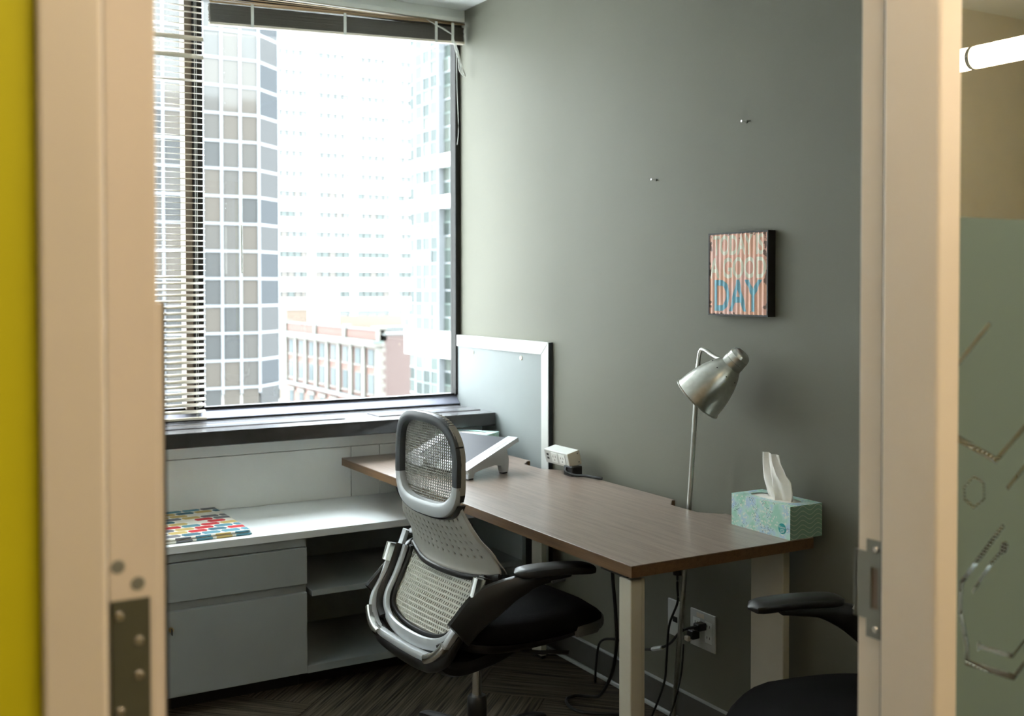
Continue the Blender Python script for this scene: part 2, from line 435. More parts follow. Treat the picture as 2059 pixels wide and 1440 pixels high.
# wall under the window with its panels
wu = struct('wall_back', B(XL, 0, -.236, .06, -.06, .832), M_white)
mk('panel', B(-1.9, -.6225, -.25, -.236, .571, .7725, .001), M_white, wu)
mk('panel', B(-.6195, -.499, -.25, -.236, .571, .7725, .001), M_white, wu)
mk('panel', B(-.496, -.022, -.25, -.236, .571, .7725, .001), M_white, wu)
mk('panel', B(XL, -.022, -.25, -.236, .7755, .832, .001), M_white, wu)
mk('panel', B(XL, -1.903, -.25, -.236, .571, .7725, .001), M_white, wu)
# sill
sl = struct('trim_2', B(XL, -.022, -.372, .01, .832, .886, .003), M_sill)
mk('sill_plate', B(XL, -.0225, -.371, .009, .8855, .8868), M_silltop, sl)
for x0, x1 in ((-2.2, -.65), (-.505, -.035)):
    mk('grille_cover', B(x0, x1, -.262, -.135, .8865, .8905, .0012), M_silltop, sl)
    mk('grille_slot', B(x0+.012, x1-.012, -.155, -.148, .8885, .8912), M_rub, sl)
# baseboard on grey wall
bb = struct('baseboard_right', B(-.010, 0, YR, -.25, 0, .098, .002), M_base)
mk('top_highlight', B(-.013, 0, YR, -.25, .097, .101), M_basew, bb)  # pale strip paints the light caught along the top edge
mk('floor_bead', B(-.022, -.010, YR, -.25, 0, .014, .004), M_basew, bb)

# window
wn = thing('window_1', None, None, (0, 0, 0), kind='structure')
bm = bmesh.new(); pr_ = [(-.034, .886), (-.034, .896), (.012, .929), (.012, .934), (.06, .934), (.06, .886)]
vv = [[bm.verts.new((x_, y_, z_)) for y_, z_ in pr_] for x_ in (XL, -.002)]
bm.faces.new(vv[0]); bm.faces.new(vv[1][::-1])
for i in range(6): bm.faces.new((vv[0][i], vv[1][i], vv[1][(i+1) % 6], vv[0][(i+1) % 6]))
mk('frame_rail', bm, M_rail, wn)
mk('rail_gasket', B(XL, -.002, -.0355, -.034, .8868, .893), M_rub, wn)
mk('glazing_bead', B(XL, -.002, .004, .020, .929, .936), M_dark, wn)
mk('frame_rail', B(XL, -.002, -.03, .06, 2.56, 2.62, .003), M_dark, wn)
mk('frame_stile', B(-.026, -.001, -.012, .04, .931, 2.56, .002), M_dark, wn)
mk('frame_stile', B(XL, XL+.05, -.03, .06, .931, 2.56, .003), M_dark, wn)
mk('mullion', B(-1.217, -1.188, -.02, .06, .931, 2.56, .002), M_brown, wn)
mk('mullion', B(-1.186, -1.151, -.035, .06, .931, 2.56, .002), M_dark, wn)
mk('pane', B(-1.151, -.026, .02, .026, .931, 2.56), M_glass, wn)
mk('pane', B(XL+.05, -1.217, .02, .026, .931, 2.56), M_glass, wn)
bm = bmesh.new(); cyl(bm, (-1.168, -.036, .952), (-1.168, -.046, .952), .012, .010, 16)
mk('bumper', bm, M_plate, wn, True)

# ------------------------------------------------------------------ door wall, frame, door, sidelight
wf = struct('wall_front', B(-2.32, -2.141, YH, YR, 0, ZC+.4), M_yellow)
mk('wall_section', B(-6, -2.32, YH, YR, 0, ZC+.4), M_yellow, wf)
mk('wall_section', B(-2.141, .0, YH, YR, 2.17, ZC+.4), M_yellow, wf)
mk('wall_section', B(-.06, 0, YH, YR, 0, 2.17), M_yellow, wf)
mk('wall_section', B(0, 5, YH, YR, 0, ZC+.4), M_yellow, wf)
mk('inner_lining', B(XL, -2.141, YR, YR+.004, 0, ZC), M_white, wf)
mk('inner_lining', B(-2.141, 0, YR, YR+.004, 2.17, ZC), M_white, wf)
fr = thing('trim_3', None, None, (-2.11, -3.4, 0), kind='structure')
FH = YH-.006
mk('jamb', B(-2.141, -2.094, FH, -3.395, 0, 2.12, .003), M_frame, fr, world=True)
mk('jamb', B(-2.141, -2.103, -3.395, YR+.004, 0, 2.12, .002), M_frame, fr, world=True)
mk('jamb', B(-1.142, -1.101, FH, -3.391, 0, 2.12, .004), M_frame, fr, world=True)
mk('jamb', B(-1.131, -1.101, -3.391, YR+.010, 0, 2.12, .002), M_frame, fr, world=True)
mk('gasket', B(-1.137, -1.131, -3.391, -3.3875, 0, 2.11), M_rub, fr, world=True)
mk('head', B(-2.141, -.06, FH, YR+.004, 2.12, 2.17, .002), M_frame, fr, world=True)
mk('bottom_rail', B(-1.101, -.06, FH, YR+.004, 0, .1, .002), M_frame, fr, world=True)
mk('far_jamb', B(-.1, -.06, FH, YR+.004, .1, 2.12, .002), M_frame, fr, world=True)
# strike plate
bm = bmesh.new()
for (y0, y1, z0, z1) in ((-3.391, -3.361, 1.052, 1.088), (-3.391, -3.361, .960, .998), (-3.391, -3.380, .998, 1.052), (-3.368, -3.361, .998, 1.052)):
    box(bm, -1.1335, -1.1305, y0, y1, z0, z1)
box(bm, -1.1335, -1.1305, -3.361, -3.342, .983, 1.071)
box(bm, -1.1335, -1.128, -3.345, -3.340, .983, 1.071)
sp_ = mk('strike_plate', bm, M_strike, fr, world=True)
mk('strike_recess', B(-1.1312, -1.1308, -3.380, -3.368, .998, 1.052), M_brown, fr, world=True)
for z in (1.076, .972):
    bm = bmesh.new(); cyl(bm, (-1.1335, -3.376, z), (-1.1347, -3.376, z), .0045, .0038, 14); mk('screw', bm, M_screw, fr, True, world=True)

# door leaf, open into the room along the left wall
dr = thing('door_1', None, None, (-2.05, -3.347, 0), kind='structure')
mk('leaf', B(-2.072, -2.0285, -3.347, -2.437, .008, 2.11, .0015), M_door, dr, world=True)
mk('face_panel', B(-2.0285, -2.0220, -3.342, -2.46, .01, 1.404, .001), M_door, dr, world=True)
mk('panel_edge', B(-2.0220, -2.0200, -3.3425, -3.338, .01, 1.4045), M_rub, dr, world=True)
for zc in (1.082, .25, 1.90):
    h = mk('hinge_leaf', B(-2.0705, -2.037, -3.3495, -3.3465, zc-.057, zc+.057, .0006), M_hinge, dr, world=True)
    for (dx, dz) in ((.0068, .043), (.0235, .0185), (.0235, -.0125), (.0068, -.043)):
        bm = bmesh.new(); cyl(bm, (-2.0705+dx, -3.3495, zc+dz), (-2.0705+dx, -3.3508, zc+dz), .0046, .0036, 14)
        mk('screw', bm, M_screw, h, True, world=True)
    bm = bmesh.new(); cyl(bm, (-2.079, -3.352, zc-.057), (-2.079, -3.352, zc+.057), .006, n=14)
    mk('hinge_knuckle', bm, M_hinge, h, True, world=True)
for px_, pz_ in ((-2.0640, 1.1690), (-2.0470, 1.1520)):
    bm = bmesh.new(); lathe(bm, [(0, .0062), (.0006, .0060), (.0010, .0040), (.0004, .0034), (.0008, .0012)], (px_, -3.347, pz_), (0, -1, 0), 18)
    mk('screw_plug', bm, M_strike, dr, True, world=True)

# sidelight with etched film
sg = thing('window_2', None, None, (-1.06, -3.45, .1), kind='structure')
mk('pane', B(-1.101, -.10, -3.453, -3.447, .1, 2.12), M_sglass, sg, world=True)
def film():
    Y = -3.4540
    bm = B(-1.100, -.101, Y, Y+.0004, .102, 1.504); f = mk('film_sheet', bm, M_film)
    K = (.000983, 0)
    x_of = lambda px: -1.066+(px-1932)*(.128/127.)
    def z_of(px, py): return 1.326 - (py-722)*(.1006+.0)/138.*(.955+.045) + (px-1932)*0
    # measured mapping on the glass plane, metres per pixel about .00073 at the jamb
    def P(px, py):
        dpx = px-1932
        x = -1.066 + dpx*.001008
        sc = .000446*0+.0004462
        dist = 1.0
        zs = .000620*(1+.00022*dpx*1.0)
        return (x, 1.4178-(py-578.5+ (px-1932)*0)*zs_at(px))
    def zs_at(px): return ZS0*(1+ZS1*(px-1932))
    # depth along the view at x = -1.066 and at x = -.938
    def depth(x): return ((x+2.24)*.5+(-3.45+4.3515)*.866)
    ZS0 = depth(-1.066)/2182.9; ZS1 = (depth(-.938)/depth(-1.066)-1)/127
    cut = bmesh.new()
    def stroke(pts, wpx):
        q = [Vector((P(*p)[0], 0, P(*p)[1])) for p in pts]; hw = wpx*.00031
        for a, b in zip(q, q[1:]):
            d = (b-a).normalized(); n = Vector((-d.z, 0, d.x))*hw; e = d*hw*.6
            vs = []
            for y in (Y-.01, Y+.01):
                for pt in (a-e-n, b+e-n, b+e+n, a-e+n): vs.append(cut.verts.new((pt.x, y, pt.z)))
            for fc in ((0, 1, 2, 3), (7, 6, 5, 4), (0, 4, 5, 1), (1, 5, 6, 2), (2, 6, 7, 3), (3, 7, 4, 0)): cut.faces.new([vs[i] for i in fc])
    stroke([(1915, 745), (1982, 656)], 13)
    stroke([(1915, 880), (1998, 930), (2100, 812)], 14)
    stroke([(2022, 985), (2100, 890)], 12)
    stroke([(1955, 962), (1974, 975), (1975, 1008), (1955, 1025), (1937, 1008), (1936, 985), (1955, 962)], 6)
    stroke([(2012, 1064), (1966, 1128), (1932, 1178), (1930, 1230), (1944, 1310), (1944, 1340), (2038, 1370), (2100, 1290)], 13)
    stroke([(1955, 1195), (1990, 1138), (2010, 1115)], 10)
    stroke([(1967, 1307), (2035, 1327), (2100, 1245)], 9)
    stroke([(1966, 1300), (1966, 1314)], 9)
    def disc(px, py, r):
        x, z = P(px, py); cyl(cut, (x, Y-.01, z), (x, Y+.01, z), r, n=20)
    disc(2016, 1106, .0085)
    me = bpy.data.meshes.new('cutter'); bmesh.ops.recalc_face_normals(cut, faces=cut.faces); cut.to_mesh(me); cut.free()
    co = bpy.data.objects.new('cutter', me); C.objects.link(co)
    md = f.modifiers.new('cut', 'BOOLEAN'); md.object = co; md.operation = 'DIFFERENCE'; md.solver = 'EXACT'; md.use_self = True
    dg = bpy.context.evaluated_depsgraph_get(); nm = bpy.data.meshes.new_from_object(f.evaluated_get(dg))
    f.modifiers.clear(); f.data = nm
    bpy.data.objects.remove(co)
    nm.transform(Matrix.Translation((1.06, 3.45, -.1))); f.parent = sg
    f.name = 'frosted_film'
    return f
film()

# hall behind the camera
struct('floor', B(-6, 5, -6.6, YH, -.06, 0), mat('hall_carpet', srgb(84, 78, 68), .95, scale=80))
struct('ceiling', B(-6, 5, -6.6, YH, ZC+.3, ZC+.4), M_ceil)
M_hall = mat('hall_paint', srgb(190, 183, 162), .7)
struct('wall_back', B(-6, 5, -6.6, -6.5, 0, ZC+.4), M_hall)
struct('wall_left', B(-6.1, -6, -6.6, YR, 0, ZC+.4), M_hall)
struct('wall_right', B(5, 5.1, -6.6, YR, 0, ZC+.4), M_hall)
for tx, ya, yj, yb_, mt_, lab in ((1.96, -6.35, -5.72, -3.65, M_tube, 'long pendant tube lamp mirrored in the partition glass'), (-1.42, -4.70, -4.1, -3.57, M_fillt, 'short unseen tube added in the hallway to light the door frame')):  # second tube is out of view, added to light the door frame and film
    tl = thing('tube_lamp', lab, 'lamp', (tx, yj, 2.43), group='hallway tube lamps')
    bm = bmesh.new(); cyl(bm, (0, ya-yj, 0), (0, -.015, 0), .05, n=24); mk('tube', bm, mt_, tl, True)
    bm = bmesh.new(); cyl(bm, (0, .015, 0), (0, yb_-yj, 0), .05, n=24); mk('tube', bm, mt_, tl, True)
    bm = bmesh.new(); cyl(bm, (0, -.015, 0), (0, .015, 0), .0515, n=24); mk('joint_ring', bm, M_hinge, tl, True)
    for y in (ya-yj+.1, yb_-yj-.1):
        bm = bmesh.new(); cyl(bm, (0, y, .05), (0, y, ZC+.3-2.43), .004, n=8); mk('hanger', bm, M_hinge, tl, True)

# ------------------------------------------------------------------ blinds
def slat_mesh(L, wd=.025, t=.0006, crown=.0022, n=4):
    bm = bmesh.new(); top = []; bot = []
    for i in range(n+1):
        s = -1+2*i/n; z = crown*(1-s*s); y = s*wd/2
        top.append([bm.verts.new((0, y, z+t)), bm.verts.new((L, y, z+t))]); bot.append([bm.verts.new((0, y, z)), bm.verts.new((L, y, z))])
    for i in range(n):
        bm.faces.new((top[i][0], top[i][1], top[i+1][1], top[i+1][0])); bm.faces.new((bot[i][0], bot[i+1][0], bot[i+1][1], bot[i][1]))
    for i in (0, n): bm.faces.new((top[i][0], bot[i][0], bot[i][1], top[i][1]))
    for k in (0, 1): bm.faces.new([top[i][k] for i in range(n+1)]+[bot[i][k] for i in range(n, -1, -1)])
    bmesh.ops.recalc_face_normals(bm, faces=bm.faces)
    me = bpy.data.meshes.new('slat'); bm.to_mesh(me); bm.free()
    for p in me.polygons: p.use_smooth = len(p.vertices) == 4
    return me
bl = thing('venetian_blind', 'cream venetian blind lowered over the left window pane', 'blind', (-2.24, -.065, 2.55))
mk('head_rail', B(0, 1.085, -.015, .015, .0, .04, .002), M_slat, bl)
sm = slat_mesh(1.085); sm.materials.append(M_slat)
nS = 69; pitch = (2.55-.905)/nS
for i in range(1, nS):
    o = link('slat', sm, None, bl)
    z = -i*pitch; tilt = (.12 if i < 46 else .40)+random.uniform(-.07, .07)
    if i in (7, 10): tilt = 1.0
    if i in (14,): tilt = .55
    o.location = (0, random.uniform(-.001, .001), z); o.rotation_euler = (tilt, random.uniform(-.002, .002), 0)
mk('bottom_rail', B(0, 1.087, -.013, .013, .897-2.55, .906-2.55, .002), M_slat, bl)
for x in (.18, .86, 1.055):
    for y in (-.0135, .0135):
        bm = bmesh.new(); cyl(bm, (x, y, -1.645), (x, y, 0), .0006, n=6); mk('ladder_cord', bm, M_slatw, bl)
bm = bmesh.new(); sweep(bm, smooth_path([(.83, -.02, 0), (.835, -.022, -.16), (.845, -.024, -.22), (.835, -.024, -.30)]), .002, n=6); mk('pull_cord', bm, M_slatw, bl, True)

br = thing('venetian_blind', 'venetian blind pulled up in a crooked stack over the right window pane', 'blind', (-1.135, -.07, 2.59))
mk('head_rail', B(.0, 1.12, -.015, .015, -.012, .008, .002), M_slatw, br)
sm2 = slat_mesh(1.118); sm2.materials.append(M_slat)
sm3 = sm2.copy(); sm3.materials.clear(); sm3.materials.append(mat('slat_shade', srgb(128, 122, 108), .45))  # stack slats get a darker colour that paints in their backlit shade
tl0 = -math.atan2(.045, 1.118)          # left end hangs lower
nst = 44; zb = -.140
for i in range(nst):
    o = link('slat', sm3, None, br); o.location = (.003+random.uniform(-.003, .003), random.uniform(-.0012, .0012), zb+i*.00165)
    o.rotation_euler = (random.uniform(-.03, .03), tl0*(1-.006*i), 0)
sm4 = sm2.copy(); sm4.materials.clear(); sm4.materials.append(mat('slat_tan', srgb(196, 172, 138), .45))
for i, (z, a) in enumerate(((-.060, .95), (-.050, .72), (-.038, .5), (-.026, .25))):
    o = link('slat', sm4, None, br); o.location = (.003, -.002, z); o.rotation_euler = (.55-.12*i, tl0*a, 0)
bm = B(0, 1.12, -.013, .013, -.010, 0, .002); ob = mk('bottom_rail', bm, M_slat, br); ob.location = (.002, 0, zb); ob.rotation_euler = (0, tl0, 0)
for x in (.17, .56, .98, 1.06):
    dz = x*.0403
    ob = mk('ladder_tape', B(x-.006, x+.006, -.0165, -.0135, zb-.012+dz, zb+.078+dz), M_slatw, br)
bm = bmesh.new()
for k in range(5):
    sweep(bm, smooth_path([(.93+.01*k, -.02, -.02-.004*k), (.98+.008*k, -.028, -.045-.002*k), (1.05, -.03, -.075)]), .0028, .0012, n=6)
mk('cord_bundle', bm, M_slatw, br, True)
bm = bmesh.new()
for k in range(3):
    sweep(bm, smooth_path([(1.05, -.03, -.075), (1.065+.006*k, -.03, -.14), (1.09+.004*k, -.03, -.20), (1.115, -.03, -.25), (1.10-.008*k, -.03, -.225), (1.08, -.028, -.14)]), .0014, n=6)
mk('pull_cord', bm, M_slatw, br, True)
bm = bmesh.new(); sweep(bm, smooth_path([(1.075, -.02, -.1), (1.078, -.02, -.3), (1.085, -.02, -.48), (1.078, -.02, -.55)]), .0011, n=6); mk('pull_cord', bm, M_slatw, br, True)
bm = bmesh.new(); sweep(bm, smooth_path([(.115, -.02, -.14), (.117, -.022, -.6), (.12, -.022, -1.12)]), .0035, n=8); mk('tilt_wand', bm, glass_mat('clear_acrylic', (.97, .97, .97), 1.3), br, True)
bm = bmesh.new(); cyl(bm, (.1185, -.022, -.93), (.12, -.022, -1.12), .004, n=10); mk('wand_grip', bm, M_slatw, br, True)

# ------------------------------------------------------------------ storage along the window wall
CY = -.749
wt = tag(mk('worktop', B(-2.25, -.03, CY-.004, -.251, .545, .571, .002), M_lam), 'long pale grey laminate worktop on the low storage units', 'worktop')
cb = thing('drawer_cabinet', 'pale grey low cabinet with two flat drawer fronts and a lock', 'cabinet', (-1.36, -.5, 0))
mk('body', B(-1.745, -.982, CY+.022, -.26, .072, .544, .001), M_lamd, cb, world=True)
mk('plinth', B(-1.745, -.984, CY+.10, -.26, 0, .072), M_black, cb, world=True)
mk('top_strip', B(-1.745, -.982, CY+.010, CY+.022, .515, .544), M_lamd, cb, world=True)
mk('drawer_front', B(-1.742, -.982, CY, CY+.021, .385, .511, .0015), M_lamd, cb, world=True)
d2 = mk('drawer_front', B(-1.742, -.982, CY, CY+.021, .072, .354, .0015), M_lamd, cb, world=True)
bm = bmesh.new(); cyl(bm, (-1.446, CY, .298), (-1.446, CY-.007, .298), .0085, .008, 20); lk = mk('lock', bm, M_brass, d2, True, world=True)
mk('key', B(-1.447, -1.4445, CY-.022, CY-.006, .284, .304, .001), M_black, d2, world=True)
sh = thing('open_shelf', 'pale grey open shelf unit under the walnut desk', 'shelf', (-.55, -.5, 0))
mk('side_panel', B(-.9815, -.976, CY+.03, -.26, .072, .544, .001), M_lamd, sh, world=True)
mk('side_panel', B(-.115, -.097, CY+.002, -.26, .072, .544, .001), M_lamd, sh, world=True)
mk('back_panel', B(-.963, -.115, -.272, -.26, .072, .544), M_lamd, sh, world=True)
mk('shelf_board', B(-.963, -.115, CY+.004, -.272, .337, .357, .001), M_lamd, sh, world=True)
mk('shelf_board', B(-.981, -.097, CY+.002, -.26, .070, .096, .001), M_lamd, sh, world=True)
mk('plinth', B(-.981, -.097, CY+.10, -.26, 0, .070), M_black, sh, world=True)

# folded patterned seat pad
def pillow_slab(bm, L, W, H, n=20, rr=.03):
    # rounded slab with slightly wavy top
    rows = []
    for j in range(5):
        zz = (0, .25, .6, .9, 1.)[j]*H; ins = (.004, 0, 0, .003, .012)[j]
        ring = []
        hl, hw = L/2-ins, W/2-ins
        pts = []
        for cx_, cy_, a0 in ((hl-rr, hw-rr, 0), (-hl+rr, hw-rr, PI/2), (-hl+rr, -hw+rr, PI), (hl-rr, -hw+rr, 1.5*PI)):
            for k in range(5):
                a = a0+k*PI/8; pts.append((cx_+rr*math.cos(a), cy_+rr*math.sin(a)))
        for x, y in pts: ring.append(bm.verts.new((x, y, zz)))
        rows.append(ring)
    for A, Q in zip(rows, rows[1:]):
        m = len(A)
        for i in range(m): bm.faces.new((A[i], A[(i+1) % m], Q[(i+1) % m], Q[i]))
    bm.faces.new(rows[0][::-1]); bm.faces.new(rows[-1]); return bm
pad = thing('seat_pad', 'folded fabric pad in red, blue and mustard leaf print on worktop', 'cushion', (-1.43, -.495, .571), math.radians(1))
mk('lower_fold', pillow_slab(bmesh.new(), .53, .45, .009, rr=.012), M_cush, pad, True)
ob = mk('upper_fold', pillow_slab(bmesh.new(), .525, .445, .009, rr=.012), M_cush, pad, True); ob.location = (-.003, .003, .009)

# ------------------------------------------------------------------ whiteboard panel on the grey wall
wbd = thing('tack_board', 'white framed board standing on the wall beside the window', 'board', (-.01, -.39, .3))
mk('board_sheet', B(-.016, -.001, -.745, -.001, .30, 1.165, .001), M_board, wbd, world=True)
bm = bmesh.new(); v = [bm.verts.new(p) for p in ((-.022, .0, 1.151), (-.022, .0, 1.200), (-.022, -.787, 1.200), (-.022, -.735, 1.151), (-.001, .0, 1.151), (-.001, .0, 1.200), (-.001, -.787, 1.200), (-.001, -.735, 1.151))]
for q in ((0, 1, 2, 3), (7, 6, 5, 4), (0, 4, 5, 1), (1, 5, 6, 2), (2, 6, 7, 3), (3, 7, 4, 0)): bm.faces.new([v[i] for i in q])
mk('top_rail', bm, M_plate, wbd, world=True)
bm = bmesh.new(); v = [bm.verts.new(p) for p in ((-.021, -.736, .30), (-.021, -.736, 1.150), (-.021, -.787, 1.199), (-.021, -.787, .30), (-.001, -.736, .30), (-.001, -.736, 1.150), (-.001, -.787, 1.199), (-.001, -.787, .30))]
for q in ((0, 1, 2, 3), (7, 6, 5, 4), (0, 4, 5, 1), (1, 5, 6, 2), (2, 6, 7, 3), (3, 7, 4, 0)): bm.faces.new([v[i] for i in q])
mk('side_rail', bm, M_plate, wbd, world=True)
mk('edge_shadow', B(-.018, -.0005, -.789, -.787, .30, 1.2), M_charc, wbd, world=True)  # dark strip stands in for the thin shadow beside the board
for y, z in ((-.16, 1.128), (-.575, 1.128)):
    bm = bmesh.new(); cyl(bm, (-.016, y, z), (-.020, y, z), .009, .008, 14); mk('clip', bm, M_slat, wbd, True, world=True)

# ------------------------------------------------------------------ desk
dk = thing('desk', 'walnut desk with pale metal legs along the grey wall', 'desk', (-.36, -1.24, 0))
X0, X1, Y0, Y1, ZT = -.672, -.062, -2.218, -.278, .735
def desk_outline():
    p = [(X0, Y0), (X1, Y0)]
    def notch(ya, yb):
        d = .06; return [(X1, ya), (X1-.012, ya), (X1-.03, ya+.02), (X1-d, ya+.055), (X1-d, yb-.055), (X1-.03, yb-.02), (X1-.012, yb), (X1, yb)]
    p += notch(-1.86, -1.62)
    p += notch(-.96, -.72)
    p += [(X1, Y1), (X0, Y1)]
    return p
bm = bmesh.new(); vs = [bm.verts.new((x, y, ZT)) for x, y in desk_outline()]; f = bm.faces.new(vs)
r = bmesh.ops.extrude_face_region(bm, geom=[f]); bmesh.ops.translate(bm, verts=[e for e in r['geom'] if isinstance(e, bmesh.types.BMVert)], vec=(0, 0, -.0025))
tp = mk('desk_top', bm, M_wood, dk, world=True); bv = tp.modifiers.new('edge', 'BEVEL'); bv.width = .0014; bv.segments = 2
bm = bmesh.new(); vs = [bm.verts.new((x, y, ZT-.0025)) for x, y in desk_outline()]; f = bm.faces.new(vs)
r = bmesh.ops.extrude_face_region(bm, geom=[f]); bmesh.ops.translate(bm, verts=[e for e in r['geom'] if isinstance(e, bmesh.types.BMVert)], vec=(0, 0, -.0275))
mk('top_core', bm, M_woode, dk, world=True)
ZU = ZT-.03
for (x0, x1, y0, y1) in ((-.661, -.626, -2.2, -2.15), (-.10, -.075, -2.143, -2.013), (-.10, -.075, -.864, -.795)):
    mk('leg', B(x0, x1, y0, y1, .012, ZU-.012, .003), M_leg, dk, world=True)
    mk('foot', B(x0+.004, x1-.004, y0+.004, y1-.004, 0, .012), M_black, dk, world=True)
mk('leg_channel', B(-.626, -.614, -2.195, -2.155, .012, ZU-.012, .002), M_leg, dk, world=True)
for y0, y1 in ((-2.175, -2.06), (-.89, -.81)):
    mk('cross_bracket', B(-.655 if y0 < -1 else -.45, -.08, y0, y1, ZU-.013, ZU, .001), M_black, dk, world=True)
mk('riser_block', B(-.50, -.40, -.62, -.52, .5725, ZU, .002), M_leg, dk, world=True)
mk('stretcher', B(-.40, -.36, -2.1, -.85, ZU-.04, ZU-.013, .001), M_black, dk, world=True)
mk('clamp_bracket', B(-.60, -.50, -2.02, -1.93, ZU-.010, ZU, .001), M_black, dk, world=True)

# ------------------------------------------------------------------ laptop riser
ra = math.radians(18.8)
ls = thing('laptop_riser', 'black and silver laptop riser tilted on the desk', 'laptop stand', (-.470, -.985, ZT), ra)
DEP, WID = .262, .36
sl_a = math.atan2(.085, .262)
def slope(u): return .040 + u*math.tan(sl_a)
for sgn, w0 in ((0, 0.), (1, WID-.05)):
    # side arms: sloped rail with an arch of feet underneath
    bm = bmesh.new(); a, b = w0, w0+.05
    T = [(-.012, slope(-.012)), (DEP, slope(DEP)), (DEP+.004, slope(DEP)-.016), (.0, slope(0)-.020)]
    vv = [[bm.verts.new((u, ww, z)) for u, z in T] for ww in (a, b)]
    bm.faces.new(vv[0]); bm.faces.new(vv[1][::-1])
    for i in range(4): bm.faces.new((vv[0][i], vv[1][i], vv[1][(i+1) % 4], vv[0][(i+1) % 4]))
    rail = mk('side_rail', bm, M_silver, ls)
    mk('rail_inlay', B(0, 0, 0, 0, 0, 0) if False else box(bmesh.new(), .02, DEP-.03, a+.017, a+.033, -.0005, .0012, .0004, 2, Matrix.Translation((0, 0, slope(0))) @ Matrix.Rotation(-sl_a, 4, 'Y')), M_lam, ls)
    ins = (a+.004, a+.022) if sgn == 0 else (b-.022, b-.004)
    bm = bmesh.new()
    prof = [(-.002, .004), (.026, .004), (.034, .022), (.075, .030), (.14, .036), (.172, .030), (.180, .004), (.212, .004), (.215, .05), (.20, .095), (.185, slope(.185)-.012), (0, slope(0)-.014)]
    vv = [[bm.verts.new((u, ww, z)) for u, z in prof] for ww in ins]
    bm.faces.new(vv[0]); bm.faces.new(vv[1][::-1]); L_ = len(prof)
    for i in range(L_): bm.faces.new((vv[0][i], vv[1][i], vv[1][(i+1) % L_], vv[0][(i+1) % L_]))
    mk('side_foot', bm, M_silver, ls)
    for u in (.001, .183): mk('rubber_foot', B(u, u+.024, ins[0], ins[1], 0, .0045), M_rub, ls)
bm = box(bmesh.new(), 0, DEP*1.02, .05, WID-.05, -.014, -.002, .002, 2, Matrix.Translation((0, 0, slope(0))) @ Matrix.Rotation(-sl_a, 4, 'Y')); mk('tray', bm, mat('riser_tray', srgb(44, 45, 54), .55, spec=.25), ls)
mk('front_bar', B(-.012, .004, .05, WID-.05, .014, .034, .003), M_black, ls)
for w0 in (.075, .22):
    bm = bmesh.new(); pr = [(-.016, .030), (-.006, .056), (.002, .060), (.004, .040)]
    vv = [[bm.verts.new((u, ww, z)) for u, z in pr] for ww in (w0, w0+.07)]
    bm.faces.new(vv[0]); bm.faces.new(vv[1][::-1])
    for i in range(4): bm.faces.new((vv[0][i], vv[1][i], vv[1][(i+1) % 4], vv[0][(i+1) % 4]))
    mk('stop_lip', bm, M_silver, ls)

